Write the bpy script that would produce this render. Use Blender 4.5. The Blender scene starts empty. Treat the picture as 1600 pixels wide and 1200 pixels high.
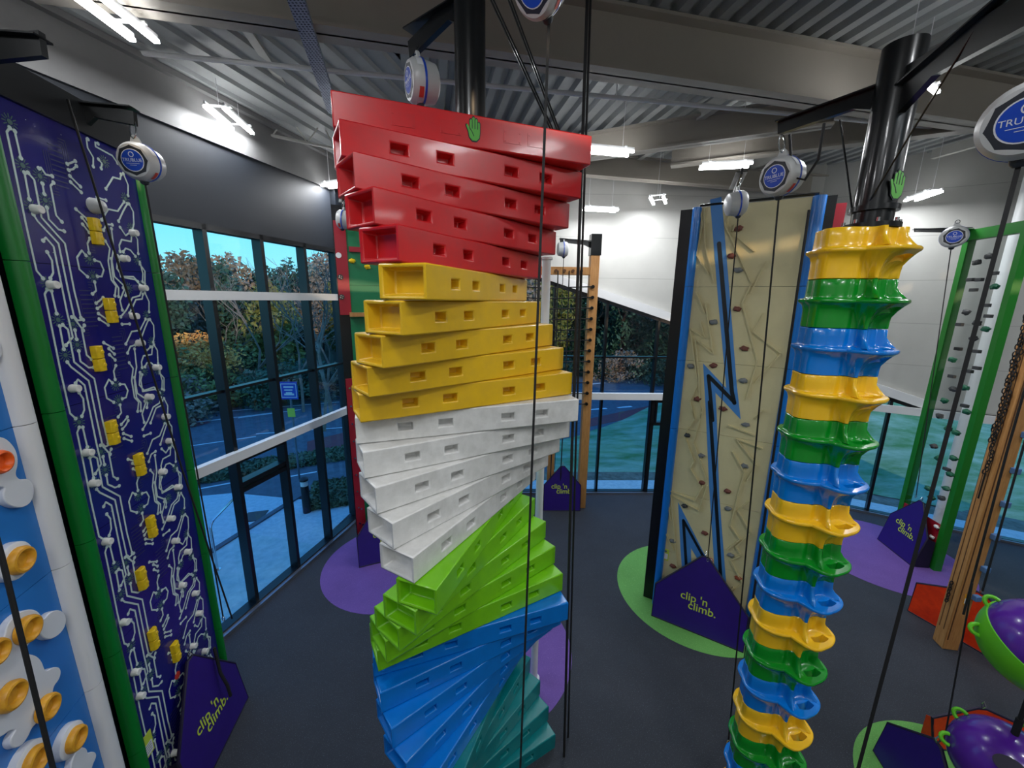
import bpy, bmesh, math, random
from mathutils import Vector, Matrix
S = bpy.context.scene
COL = S.collection
R = math.radians
# ------------------------------------------------------------------ camera
FPX = 610.0
PIT = math.atan(FPX / 2820.0); ROL = math.atan(38 / 2820.0); CH = 6.0
cp, sp, cr, sr = math.cos(PIT), math.sin(PIT), math.cos(ROL), math.sin(ROL)
cd = bpy.data.cameras.new('camera'); cam = bpy.data.objects.new('camera', cd); COL.objects.link(cam)
cd.sensor_width = 36; cd.lens = 36 * FPX / 1600; cd.clip_start = .05; cd.clip_end = 400
fw = Vector((0, cp, -sp)); up0 = Vector((0, sp, cp)); rt0 = Vector((1, 0, 0))
ax = rt0 * cr + up0 * sr; ay = -rt0 * sr + up0 * cr
m = Matrix((ax, ay, -fw)).transposed().to_4x4(); m.translation = (0, 0, CH)
cam.matrix_world = m; S.camera = cam
# ------------------------------------------------------------------ world, sun, exposure
S.view_settings.view_transform = 'Standard'; S.view_settings.look = 'None'
S.view_settings.gamma = 1; S.view_settings.use_curve_mapping = False
S.view_settings.exposure = 0.0
W = bpy.data.worlds.new('sky'); S.world = W; W.use_nodes = True
nt = W.node_tree; bg = nt.nodes['Background']; bg.inputs['Strength'].default_value = 1.55
tc = nt.nodes.new('ShaderNodeTexCoord'); sx = nt.nodes.new('ShaderNodeSeparateXYZ'); rp = nt.nodes.new('ShaderNodeValToRGB')
nt.links.new(tc.outputs['Generated'], sx.inputs[0]); nt.links.new(sx.outputs['Z'], rp.inputs[0]); nt.links.new(rp.outputs[0], bg.inputs[0])
e = rp.color_ramp.elements
e[0].position = 0.0; e[0].color = (.34, .74, .86, 1)
e[1].position = 0.6; e[1].color = (.08, .30, .80, 1)
x = e.new(.22); x.color = (.12, .62, .86, 1)
sd = bpy.data.lights.new('low_sun', 'SUN'); sd.energy = 3.0; sd.angle = R(1.0); sd.color = (1, .72, .45)
so = bpy.data.objects.new('low_sun', sd); COL.objects.link(so)
so.rotation_euler = Vector((-.42, .88, -.25)).to_track_quat('-Z', 'Y').to_euler()
LAMP_W = 62.0        # watts per twin LED fitting

# ------------------------------------------------------------------ helpers: sight lines to measured surfaces
def ray(px, py):
    u = (px - 800) / FPX; v = -(py - 600) / FPX
    u2 = u * cr - v * sr; v2 = u * sr + v * cr
    return Vector((u2, cp + v2 * sp, -sp + v2 * cp))
def on_floor(px, py, z=0.0):
    r = ray(px, py); return Vector((0, 0, CH)) + r * ((z - CH) / r.z)
def on_wall(px, py, A, B):
    r = ray(px, py); dx, dy = B[0] - A[0], B[1] - A[1]; n = (dy, -dx)
    t = (n[0] * A[0] + n[1] * A[1]) / (n[0] * r.x + n[1] * r.y)
    return Vector((0, 0, CH)) + r * t
def plane_uz(px, py, A, B):
    p = on_wall(px, py, A, B); d = Vector((B[0] - A[0], B[1] - A[1])).normalized()
    return ((p.x - A[0]) * d.x + (p.y - A[1]) * d.y, p.z)
def height_at(px, py, X, Y):
    r = ray(px, py); return CH + r.z * math.hypot(X, Y) / math.hypot(r.x, r.y)

# ------------------------------------------------------------------ helpers: materials
def s2l(c): return tuple(((x / 255) / 12.92 if x / 255 <= .04045 else ((x / 255 + .055) / 1.055) ** 2.4) for x in c)
MATS = {}
def mat(name, rgb, rough=.5, metal=0., noise=0., nscale=8., bump=0., bscale=60., emit=0., coat=0., rgb2=None, stretch=None, spec=None):
    if name in MATS: return MATS[name]
    m = bpy.data.materials.new(name); m.use_nodes = True; t = m.node_tree; b = t.nodes['Principled BSDF']
    c = s2l(rgb); b.inputs['Base Color'].default_value = (*c, 1)
    b.inputs['Roughness'].default_value = rough; b.inputs['Metallic'].default_value = metal
    if coat: b.inputs['Coat Weight'].default_value = coat; b.inputs['Coat Roughness'].default_value = .08
    if spec is not None: b.inputs['Specular IOR Level'].default_value = spec
    if emit: b.inputs['Emission Color'].default_value = (*c, 1); b.inputs['Emission Strength'].default_value = emit
    if noise or bump:
        co = t.nodes.new('ShaderNodeTexCoord'); mp = t.nodes.new('ShaderNodeMapping'); t.links.new(co.outputs['Object'], mp.inputs[0])
        if stretch: mp.inputs['Scale'].default_value = stretch
    if noise:
        n = t.nodes.new('ShaderNodeTexNoise'); n.inputs['Scale'].default_value = nscale; n.inputs['Detail'].default_value = 6
        n.inputs['Roughness'].default_value = .65
        t.links.new(mp.outputs[0], n.inputs['Vector'])
        mx = t.nodes.new('ShaderNodeMix'); mx.data_type = 'RGBA'
        r_ = t.nodes.new('ShaderNodeMapRange'); r_.inputs[1].default_value = .35; r_.inputs[2].default_value = .7
        t.links.new(n.outputs['Fac'], r_.inputs[0]); t.links.new(r_.outputs[0], mx.inputs['Factor'])
        c2 = s2l(rgb2) if rgb2 else tuple(k * (1 - noise) for k in c)
        mx.inputs['A'].default_value = (*c, 1); mx.inputs['B'].default_value = (*c2, 1)
        t.links.new(mx.outputs['Result'], b.inputs['Base Color'])
    if bump:
        n2 = t.nodes.new('ShaderNodeTexNoise'); n2.inputs['Scale'].default_value = bscale; n2.inputs['Detail'].default_value = 4
        t.links.new(mp.outputs[0], n2.inputs['Vector'])
        bp = t.nodes.new('ShaderNodeBump'); bp.inputs['Strength'].default_value = bump; bp.inputs['Distance'].default_value = .01
        t.links.new(n2.outputs['Fac'], bp.inputs['Height']); t.links.new(bp.outputs[0], b.inputs['Normal'])
    MATS[name] = m; return m
def glass_mat(name, tint, base=.03, rough=0.):
    if name in MATS: return MATS[name]
    m = bpy.data.materials.new(name); m.use_nodes = True; t = m.node_tree
    for n in list(t.nodes): t.nodes.remove(n)
    o = t.nodes.new('ShaderNodeOutputMaterial'); mx = t.nodes.new('ShaderNodeMixShader')
    tr = t.nodes.new('ShaderNodeBsdfTransparent'); gl = t.nodes.new('ShaderNodeBsdfGlossy'); lw = t.nodes.new('ShaderNodeLayerWeight'); lw.inputs[0].default_value = .5
    pw = t.nodes.new('ShaderNodeMath'); pw.operation = 'POWER'; pw.inputs[1].default_value = 5; t.links.new(lw.outputs['Facing'], pw.inputs[0])
    fr = t.nodes.new('ShaderNodeMath'); fr.operation = 'MULTIPLY_ADD'; fr.inputs[1].default_value = .9; fr.inputs[2].default_value = base; t.links.new(pw.outputs[0], fr.inputs[0])
    tr.inputs[0].default_value = (*tint, 1); gl.inputs['Roughness'].default_value = rough
    t.links.new(fr.outputs[0], mx.inputs[0]); t.links.new(tr.outputs[0], mx.inputs[1]); t.links.new(gl.outputs[0], mx.inputs[2])
    t.links.new(mx.outputs[0], o.inputs[0]); MATS[name] = m; return m
def panel_wall_mat(name, rgb, z0=3.3, step=1.11, xstep=0):
    if name in MATS: return MATS[name]
    m = mat(name, rgb, .45, noise=.06, nscale=2.)
    t = m.node_tree; b = t.nodes['Principled BSDF']
    g = t.nodes.new('ShaderNodeNewGeometry'); s = t.nodes.new('ShaderNodeSeparateXYZ'); t.links.new(g.outputs['Position'], s.inputs[0])
    a = t.nodes.new('ShaderNodeMath'); a.operation = 'SUBTRACT'; a.inputs[1].default_value = z0; t.links.new(s.outputs['Z'], a.inputs[0])
    d = t.nodes.new('ShaderNodeMath'); d.operation = 'DIVIDE'; d.inputs[1].default_value = step; t.links.new(a.outputs[0], d.inputs[0])
    p = t.nodes.new('ShaderNodeMath'); p.operation = 'PINGPONG'; p.inputs[1].default_value = .5; t.links.new(d.outputs[0], p.inputs[0])
    l = t.nodes.new('ShaderNodeMath'); l.operation = 'LESS_THAN'; l.inputs[1].default_value = .007; t.links.new(p.outputs[0], l.inputs[0])
    src = b.inputs['Base Color'].links[0].from_socket
    mx = t.nodes.new('ShaderNodeMix'); mx.data_type = 'RGBA'; t.links.new(l.outputs[0], mx.inputs['Factor']); t.links.new(src, mx.inputs['A'])
    mx.inputs['B'].default_value = (*s2l(tuple(k * .86 for k in rgb)), 1); t.links.new(mx.outputs['Result'], b.inputs['Base Color'])
    return m
def P(name): return MATS[name]

mat('red_plastic', (205, 22, 28), .32, noise=.1, nscale=5, rgb2=(190, 36, 40), coat=.15)
mat('yellow_plastic', (232, 186, 22), .34, noise=.1, nscale=5, rgb2=(222, 178, 40), coat=.15)
mat('white_plastic', (228, 228, 226), .38, noise=.1, nscale=7, rgb2=(206, 206, 203), coat=.1)
mat('lime_plastic', (122, 200, 18), .32, noise=.1, nscale=5, rgb2=(112, 190, 24), coat=.15)
mat('blue_plastic', (0, 122, 216), .3, noise=.1, nscale=5, rgb2=(0, 114, 204), coat=.15)
mat('teal_plastic', (0, 128, 132), .3, noise=.1, nscale=5, rgb2=(4, 118, 124), coat=.15)
mat('pod_yellow', (246, 194, 30), .22, coat=.4)
mat('pod_green', (6, 140, 34), .22, coat=.4)
mat('pod_blue', (0, 122, 216), .22, coat=.4)
mat('cream_panel', (214, 203, 158), .5, noise=.08, nscale=3, bump=.05)
mat('cream_relief', (206, 194, 148), .5)
mat('edge_blue', (16, 118, 208), .3, coat=.2)
mat('stripe_blue', (72, 136, 204), .45)
mat('stripe_black', (16, 26, 34), .4)
mat('navy_panel', (18, 24, 118), .22, noise=.12, nscale=1.2, coat=.3, rgb2=(34, 20, 112))
mat('trace_white', (205, 222, 218), .4)
mat('trace_dull', (40, 46, 92), .4)
mat('star_green', (64, 100, 98), .45)
mat('edge_green', (0, 118, 40), .4, noise=.06, nscale=3)
mat('hold_white', (232, 232, 228), .4)
mat('hold_yellow', (240, 205, 12), .35, noise=.15, nscale=30, rgb2=(220, 180, 30))
mat('hold_brown', (112, 62, 52), .6, bump=.3); mat('hold_grey', (118, 122, 124), .6, bump=.3)
mat('hold_dark', (60, 62, 64), .6); mat('hold_rust', (150, 74, 48), .6); mat('hold_green', (24, 92, 66), .5)
mat('cloud_blue', (44, 124, 206), .3, noise=.06, nscale=2)
mat('edge_white', (226, 226, 228), .4)
mat('cloud_white', (224, 226, 232), .4)
mat('egg_yellow', (228, 168, 44), .42, noise=.15, nscale=20, rgb2=(206, 140, 30)); mat('egg_orange', (234, 96, 20), .4)
mat('black_steel', (20, 22, 24), .28, metal=.3, coat=.3)
mat('black_frame', (11, 15, 21), .35)
mat('dark_wall', (20, 26, 35), .6, noise=.05)
mat('chrome', (210, 212, 214), .18, metal=1.)
mat('webbing', (22, 22, 24), .7)
mat('gate_purple', (44, 18, 118), .42, noise=.1, nscale=6, bump=.1, bscale=20)
mat('gate_dark', (22, 12, 46), .6)
mat('gate_orange', (232, 62, 10), .5, noise=.25, nscale=5, rgb2=(196, 40, 6), bump=.3, bscale=6)
mat('logo_lime', (196, 214, 72), .5)
mat('pine', (198, 146, 88), .5, noise=.2, nscale=4, stretch=(9, 9, .8), rgb2=(170, 116, 62))
mat('pine_dark', (92, 58, 30), .7)
mat('steel_light', (176, 176, 170), .5, noise=.05)
mat('steel_beam', (158, 152, 142), .55, noise=.06, nscale=2)
mat('steel_dim', (112, 112, 112), .6, noise=.06)
mat('deck', (150, 154, 154), .45, noise=.06)
mat('white_trim', (226, 228, 230), .4)
mat('galvanised', (128, 134, 146), .35, metal=.7)
mat('ball_purple', (84, 34, 150), .24, noise=.12, nscale=2, rgb2=(72, 26, 134), coat=.3)
mat('ball_green', (96, 190, 34), .35)
mat('wall_green', (18, 122, 78), .45); mat('wall_red', (160, 26, 44), .45)
mat('frame_green', (28, 122, 34), .4)
mat('belay_shell', (190, 192, 192), .35); mat('belay_dark', (40, 44, 52), .4); mat('belay_blue', (28, 74, 190), .3, coat=.3)
mat('belay_red', (200, 60, 50), .5); mat('belay_white', (226, 228, 232), .4)
mat('hand_green', (84, 170, 60), .45)
mat('lamp_tube', (255, 255, 255), .5, emit=20.)
glass_mat('window_glass', (.86, .95, .98)); glass_mat('clear_acrylic', (.96, .98, .98))

# rubber floor with pale flecks
def floor_mat(name, rgb, fleck, amt=.62):
    m = mat(name, rgb, .72, noise=.18, nscale=1.2, bump=.25, bscale=220, spec=.3)
    t = m.node_tree; b = t.nodes['Principled BSDF']; src = b.inputs['Base Color'].links[0].from_socket
    co = t.nodes.new('ShaderNodeTexCoord'); n = t.nodes.new('ShaderNodeTexNoise'); n.inputs['Scale'].default_value = 85; n.inputs['Detail'].default_value = 2
    t.links.new(co.outputs['Object'], n.inputs['Vector'])
    r_ = t.nodes.new('ShaderNodeMapRange'); r_.inputs[1].default_value = amt; r_.inputs[2].default_value = amt + .1; t.links.new(n.outputs['Fac'], r_.inputs[0])
    mx = t.nodes.new('ShaderNodeMix'); mx.data_type = 'RGBA'; t.links.new(r_.outputs[0], mx.inputs['Factor']); t.links.new(src, mx.inputs['A'])
    mx.inputs['B'].default_value = (*s2l(fleck), 1); t.links.new(mx.outputs['Result'], b.inputs['Base Color'])
floor_mat('rubber_floor', (52, 56, 64), (92, 98, 108)); floor_mat('rubber_green', (104, 168, 84), (140, 196, 116)); floor_mat('rubber_purple', (112, 82, 158), (138, 110, 180))
panel_wall_mat('panel_wall', (186, 186, 182))

# ------------------------------------------------------------------ helpers: geometry
def wm(o):
    m = o.matrix_parent_inverse @ o.matrix_basis
    return wm(o.parent) @ m if o.parent else m
class MB:
    def __init__(s): s.v = []; s.f = []
    def add(s, vs, fs):
        k = len(s.v); s.v += [Vector(p) for p in vs]; s.f += [tuple(i + k for i in f) for f in fs]; return s
    def box(s, c, d, rz=0, M=None):
        x, y, z = d[0] / 2, d[1] / 2, d[2] / 2; vs = []
        for p in ((-x, -y, -z), (x, -y, -z), (x, y, -z), (-x, y, -z), (-x, -y, z), (x, -y, z), (x, y, z), (-x, y, z)):
            q = Vector(p)
            if rz: q = Matrix.Rotation(rz, 3, 'Z') @ q
            if M: q = M @ q
            vs.append(q + Vector(c))
        return s.add(vs, [(0, 3, 2, 1), (4, 5, 6, 7), (0, 1, 5, 4), (1, 2, 6, 5), (2, 3, 7, 6), (3, 0, 4, 7)])
    def prism(s, pts, off):
        """closed outline of 3D points extruded by vector off"""
        n = len(pts); off = Vector(off); a = [Vector(p) for p in pts]; b = [p + off for p in a]
        return s.add(a + b, [tuple(range(n - 1, -1, -1)), tuple(range(n, 2 * n))] + [(i, (i + 1) % n, n + (i + 1) % n, n + i) for i in range(n)])
    def cyl(s, p0, p1, r, n=12, r1=None, cap=True):
        p0, p1 = Vector(p0), Vector(p1); r1 = r if r1 is None else r1
        d = (p1 - p0).normalized(); a = d.orthogonal().normalized(); b = d.cross(a)
        vs = [p0 + (a * math.cos(2 * math.pi * i / n) + b * math.sin(2 * math.pi * i / n)) * r for i in range(n)] + \
             [p1 + (a * math.cos(2 * math.pi * i / n) + b * math.sin(2 * math.pi * i / n)) * r1 for i in range(n)]
        fs = [(i, (i + 1) % n, n + (i + 1) % n, n + i) for i in range(n)]
        if cap: fs += [tuple(range(n - 1, -1, -1)), tuple(range(n, 2 * n))]
        return s.add(vs, fs)
    def lathe(s, o, axis, prof, n=24):
        """prof: list of (distance along axis, radius)"""
        o = Vector(o); d = Vector(axis).normalized(); a = d.orthogonal().normalized(); b = d.cross(a); vs = []; fs = []
        for (t, r) in prof:
            for i in range(n):
                w = 2 * math.pi * i / n; vs.append(o + d * t + (a * math.cos(w) + b * math.sin(w)) * max(r, 1e-4))
        for k in range(len(prof) - 1):
            for i in range(n):
                j = (i + 1) % n; fs.append((k * n + i, k * n + j, (k + 1) * n + j, (k + 1) * n + i))
        return s.add(vs, fs)
    def tube(s, pts, r, n=6, closed=False):
        pts = [Vector(p) for p in pts]; L = len(pts)
        up = None; vs = []; fs = []
        for i, p in enumerate(pts):
            if closed: t = (pts[(i + 1) % L] - pts[i - 1]).normalized()
            else: t = (pts[min(i + 1, L - 1)] - pts[max(i - 1, 0)]).normalized()
            if up is None: up = t.orthogonal().normalized()
            up = (up - t * up.dot(t)).normalized(); b = t.cross(up)
            rr = r[i] if isinstance(r, (list, tuple)) else r
            for k in range(n):
                w = 2 * math.pi * k / n; vs.append(p + (up * math.cos(w) + b * math.sin(w)) * rr)
        m_ = L if closed else L - 1
        for i in range(m_):
            for k in range(n):
                a0 = i * n + k; a1 = i * n + (k + 1) % n; b0 = ((i + 1) % L) * n + k; b1 = ((i + 1) % L) * n + (k + 1) % n
                fs.append((a0, a1, b1, b0))
        if not closed: fs += [tuple(range(n - 1, -1, -1)), tuple((L - 1) * n + k for k in range(n))]
        return s.add(vs, fs)
    def strap(s, p0, p1, w, t, side):
        """flat webbing from p0 to p1, wide along side"""
        p0, p1, side = Vector(p0), Vector(p1), Vector(side).normalized(); d = (p1 - p0).normalized(); n_ = d.cross(side).normalized() * t / 2; q = side * w / 2
        return s.add([p0 - q - n_, p0 + q - n_, p0 + q + n_, p0 - q + n_, p1 - q - n_, p1 + q - n_, p1 + q + n_, p1 - q + n_],
                     [(0, 3, 2, 1), (4, 5, 6, 7), (0, 1, 5, 4), (1, 2, 6, 5), (2, 3, 7, 6), (3, 0, 4, 7)])
    def sphere(s, c, r, n=16, m_=10, sc=(1, 1, 1)):
        c = Vector(c); vs = []; fs = []
        for i in range(m_ + 1):
            th = math.pi * i / m_
            for k in range(n):
                w = 2 * math.pi * k / n
                vs.append(c + Vector((math.sin(th) * math.cos(w) * r * sc[0], math.sin(th) * math.sin(w) * r * sc[1], math.cos(th) * r * sc[2])))
        for i in range(m_):
            for k in range(n): fs.append((i * n + k, (i + 1) * n + k, (i + 1) * n + (k + 1) % n, i * n + (k + 1) % n))
        return s.add(vs, fs)
    def build(s, name, m, parent=None, smooth=False, bevel=0, world=True, seg=2, fix=True):
        vs = s.v
        if parent is not None and world:
            inv = wm(parent).inverted(); vs = [inv @ p for p in vs]
        me = bpy.data.meshes.new(name); me.from_pydata([tuple(p) for p in vs], [], s.f); me.update()
        if fix:
            b = bmesh.new(); b.from_mesh(me); bmesh.ops.remove_doubles(b, verts=b.verts, dist=1e-5); bmesh.ops.recalc_face_normals(b, faces=b.faces); b.to_mesh(me); b.free()
        o = bpy.data.objects.new(name, me); COL.objects.link(o)
        if parent is not None: o.parent = parent
        me.materials.append(MATS[m] if isinstance(m, str) else m)
        if smooth:
            for p in me.polygons: p.use_smooth = True
            try: me.set_sharp_from_angle(angle=R(38))
            except Exception: pass
        if bevel:
            md = o.modifiers.new('bevel', 'BEVEL'); md.width = bevel; md.segments = seg; md.limit_method = 'ANGLE'; md.angle_limit = R(40)
            for p in me.polygons: p.use_smooth = True
            try: me.set_sharp_from_angle(angle=R(38))
            except Exception: pass
        return o
def tag(o, label=None, cat=None, group=None, kind=None):
    if label: o['label'] = label
    if cat: o['category'] = cat
    if group: o['group'] = group
    if kind: o['kind'] = kind
    return o
def thing(name, label, cat, loc=(0, 0, 0), rz=0, group=None):
    o = bpy.data.objects.new(name, None); COL.objects.link(o); o.location = loc; o.rotation_euler = (0, 0, rz)
    o.matrix_world = Matrix.Translation(loc) @ Matrix.Rotation(rz, 4, 'Z')
    return tag(o, label, cat, group)
def struct(mb, name, m, label=None, cat=None, parent=None, **k):
    o = mb.build(name, m, parent, **k)
    if parent is None:
        o['kind'] = 'structure'
        if label: o['label'] = label
        if cat: o['category'] = cat
    return o
def text_mesh(txt, size, ext=.001, align='CENTER', offset=0.):
    c = bpy.data.curves.new('lettering', 'FONT'); c.body = txt; c.size = size; c.extrude = ext; c.align_x = align; c.align_y = 'CENTER'; c.offset = offset; c.space_line = .72
    o = bpy.data.objects.new('lettering', c); COL.objects.link(o); dg = bpy.context.evaluated_depsgraph_get()
    me = bpy.data.meshes.new_from_object(o.evaluated_get(dg)); bpy.data.objects.remove(o); bpy.data.curves.remove(c); return me
def place_text(txt, size, m, parent, origin, right, up, name='lettering', ext=.001, offset=0.):
    me = text_mesh(txt, size, ext, offset=offset); me.materials.clear(); me.materials.append(MATS[m])
    right = Vector(right).normalized(); up = Vector(up).normalized(); n = right.cross(up)
    M = Matrix((right, up, n)).transposed().to_4x4(); M.translation = Vector(origin)
    if parent is not None: M = wm(parent).inverted() @ M
    me.transform(M); o = bpy.data.objects.new(name, me); COL.objects.link(o)
    if parent is not None: o.parent = parent
    return o

class Face:
    """a vertical working face: A->B along the ground, n points out of it towards the hall"""
    def __init__(s, A, B, flip=False):
        s.A = Vector((A[0], A[1], 0)); s.B = Vector((B[0], B[1], 0)); s.d = (s.B - s.A).normalized(); s.L = (s.B - s.A).length
        s.n = Vector((s.d.y, -s.d.x, 0)) * (-1 if flip else 1)
    def pt(s, u, z, o=0.): return s.A + s.d * u + Vector((0, 0, z)) + s.n * o
    def px(s, x, y, o=0.):
        A = s.A + s.n * o; B = s.B + s.n * o; u, z = plane_uz(x, y, A, B); return u, z
    def slab(s, mb, poly, o0, o1): return mb.prism([s.pt(u, z, o0) for u, z in poly], s.n * (o1 - o0))
    def rect(s, mb, u0, u1, z0, z1, o0, o1): return s.slab(mb, [(u0, z0), (u1, z0), (u1, z1), (u0, z1)], o0, o1)
    def ribbon(s, mb, pts, w, o0, o1, caps=True, r=None):
        for (a, b) in zip(pts[:-1], pts[1:]):
            dx, dz = b[0] - a[0], b[1] - a[1]; L = math.hypot(dx, dz)
            if L < 1e-5: continue
            px_, pz = -dz / L * w / 2, dx / L * w / 2
            s.slab(mb, [(a[0] + px_, a[1] + pz), (b[0] + px_, b[1] + pz), (b[0] - px_, b[1] - pz), (a[0] - px_, a[1] - pz)], o0, o1)
        for i, a in enumerate(pts):
            rr = (r or w * .8) if i in (0, len(pts) - 1) and caps else w / 2
            s.slab(mb, [(a[0] + rr * math.cos(k * math.pi / 4), a[1] + rr * math.sin(k * math.pi / 4)) for k in range(8)], o0, o1 + (.0004 if i in (0, len(pts) - 1) else -.0002))

# ================================================================== THE BUILDING
HT = 9.7
WL0, WL1 = (-7.67, -4.0), (-4.15, 10.78)          # left wall line
WC = (-2.6, 11.42); WM1 = (8.55, 11.72); WR1 = (16.0, 7.56)
def wall_face(A, B, flip=False): return Face(A, B, flip)
FL = Face(WL0, WL1)            # n points to +x (hall)
FC = Face(WL1, WC); FM = Face(WC, WM1); FR = Face(WM1, WR1)
for f in (FL, FC, FM, FR):
    mid = (f.A + f.B) / 2
    if f.n.dot(Vector((1, 3, 0)) - mid) < 0: f.n = -f.n
room = [WL0, WL1, WC, WM1, WR1, (16, -4)]
struct(MB().prism([(x, y, -.25) for x, y in room], (0, 0, .25)), 'floor', 'rubber_floor')
# roof deck: trapezoid ribs running across the main beams
bd = Vector((math.cos(R(12.3)), math.sin(R(12.3)), 0)); rd = Vector((-bd.y, bd.x, 0))
mb = MB(); n = 150; pitch = .3; o = Vector((-12, -6, 0))
prof = []
for i in range(n):
    s0 = i * pitch
    prof += [(s0, HT), (s0 + .13, HT), (s0 + .165, HT + .1), (s0 + .265, HT + .1)]
vs = []
for (s_, z) in prof:
    for t_ in (-6, 26): vs.append(Vector((-10, 0, 0)) + bd * (s_ - 4) + rd * t_ + Vector((0, 0, z)))
fs = [(2 * i, 2 * i + 2, 2 * i + 3, 2 * i + 1) for i in range(len(prof) - 1)]
mb.add(vs, fs)
ce = struct(mb, 'ceiling', 'deck', fix=False)
b = bmesh.new(); b.from_mesh(ce.data)
for i in range(len(room)):      # trim the deck to the outline of the hall
    p, q = Vector((*room[i], 0)), Vector((*room[(i + 1) % len(room)], 0)); d = (q - p).normalized(); n_ = Vector((-d.y, d.x, 0))
    if n_.dot(Vector((1, 3, 0)) - p) > 0: n_ = -n_
    bmesh.ops.bisect_plane(b, geom=b.verts[:] + b.edges[:] + b.faces[:], plane_co=p, plane_no=n_, clear_outer=True)
b.to_mesh(ce.data); b.free()
struct(MB().prism([Vector((x, y, HT + .11)) for x, y in room], (0, 0, .15)), 'trim_1', 'dark_wall')

def curtain(no, F, mull, z1fun, levels, u0, u1, md=.17, mw=.075, sill=.09, thinlev=()):
    """glazed wall: frame of uprights and rails with one sheet of glass"""
    mb = MB()
    for u in mull:
        zt = z1fun(u); F.rect(mb, u - mw / 2, u + mw / 2, 0, zt, -.03, md)
    for z, h in thinlev: F.rect(mb, u0, u1, z - h / 2, z + h / 2, -.03, md * .7)
    F.rect(mb, u0, u1, 0, sill, -.03, md)
    us = [u0] + [u for u in mull if u0 < u < u1] + [u1]
    F.slab(mb, [(u0, z1fun(u0) - .09), (u1, z1fun(u1) - .09), (u1, z1fun(u1)), (u0, z1fun(u0))], -.03, md)
    fr = mb.build('window_%d' % no, 'black_frame'); fr['kind'] = 'structure'
    g = MB(); F.slab(g, [(u0, 0), (u1, 0), (u1, z1fun(u1)), (u0, z1fun(u0))], -.012, -.004)
    g.build('glass_pane', 'window_glass', fr)
    w = MB()
    for z, h in levels: F.rect(w, u0, u1, z - h / 2, z + h / 2, md - .02, md + .1)
    if levels: w.build('transom', 'white_trim', fr)
    return fr
def uL(x, y): return (Vector((x, y, 0)) - FL.A).dot(FL.d)
uA = uL(-5.28, 6.03)
ml = [uA + .65 + 1.09 * k for k in range(-5, 4)]
uEnd = uA + 3.92
w1 = curtain(1, FL, ml, lambda u: 7.12, [(6.0, .15), (3.18, .17)], ml[0], uEnd, thinlev=[(4.37, .05)])
# opening light low in the third bay
mb = MB(); a, b = ml[5], ml[6]
for z0, z1 in ((2.42, 2.5), (2.54, 2.62), (3.0, 3.08)): FL.rect(mb, a, b, z0, z1, -.03, .16)
mb.build('vent_frame', 'black_frame', w1)
mb = MB(); FL.rect(mb, uEnd, uEnd + .17, 0, 8.5, -.05, .2); struct(mb, 'trim_2', 'black_frame')
mb = MB(); FL.rect(mb, 0, FL.L, 7.12, 8.45, -.25, .06); FL.rect(mb, 0, ml[0], 0, 7.12, -.25, .06); FL.rect(mb, uEnd + .17, FL.L, 0, 7.12, -.25, .06)
struct(mb, 'wall_left', 'dark_wall')
mb = MB(); FL.rect(mb, 0, FL.L, 8.45, HT + .1, -.25, .1); FL.rect(mb, 0, FL.L, 9.12, 9.2, .1, .2); struct(mb, 'trim_3', 'steel_dim')
# sloping soffit deck between the left wall head and the main roof deck
mb = MB(); n_ = 10; W0, W1 = 0.1, 3.1; zz = lambda o_: 9.2 + (9.66 - 9.2) * (o_ - W0) / (W1 - W0); pr = []
for i in range(n_):
    a = W0 + (W1 - W0) * i / n_; w_ = (W1 - W0) / n_
    pr += [(a, zz(a)), (a + w_ * .5, zz(a + w_ * .5)), (a + w_ * .6, zz(a + w_ * .6) + .05), (a + w_ * .92, zz(a + w_ * .92) + .05)]
vs = []
for o_, z_ in pr: vs += [FL.pt(0, z_, o_), FL.pt(FL.L - o_ * .2, z_, o_)]
mb.add(vs, [(2 * i, 2 * i + 2, 2 * i + 3, 2 * i + 1) for i in range(len(pr) - 1)]); struct(mb, 'trim_11', 'deck', fix=False)
# corner facet
mb = MB(); FC.rect(mb, 0, FC.L, 0, HT + .1, -.25, 0); struct(mb, 'wall_corner', 'panel_wall')
# middle wall: raking window head
def zh(x):
    return max(3.28, min(7.12, 6.57 - .3084 * (x - .91)))
def zM(u): return zh(WC[0] + FM.d.x * u)
def uM(x): return (x - WC[0]) / FM.d.x
uk = uM(.91 - (7.12 - 6.57) / .3084)
mm = [uM(x) for x in (-1.87, -.34, 1.19, 2.72, 4.25, 5.78, 7.31)]
fr = MB()
def curtain_rake(no, F, mull, zf, knots, levels, thin, md=.14, mw=.065):
    mb = MB()
    for u in mull: F.rect(mb, u - mw / 2, u + mw / 2, 0, zf(u), -.03, md)
    for z, h in thin:
        F.rect(mb, knots[0], knots[-1], z - h / 2, z + h / 2, -.03, md * .7)
    F.rect(mb, knots[0], knots[-1], 0, .07, -.03, md)
    g = MB()
    for a, b in zip(knots[:-1], knots[1:]):
        F.slab(mb, [(a, zf(a) - .1), (b, zf(b) - .1), (b, zf(b)), (a, zf(a))], -.03, md)
        F.slab(g, [(a, 0), (b, 0), (b, zf(b)), (a, zf(a))], -.012, -.004)
    fr = mb.build('window_%d' % no, 'black_frame'); fr['kind'] = 'structure'; g.build('glass_pane', 'window_glass', fr)
    w = MB()
    for z, h in levels: F.rect(w, knots[0], knots[-1], z - h / 2, z + h / 2, md - .02, md + .1)
    w.build('transom', 'white_trim', fr); return fr
w2 = curtain_rake(2, FM, mm, zM, [0, uk, FM.L], [(3.2, .2)], [(4.37, .05)])
mb = MB(); a, b = mm[4], mm[5]
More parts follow.
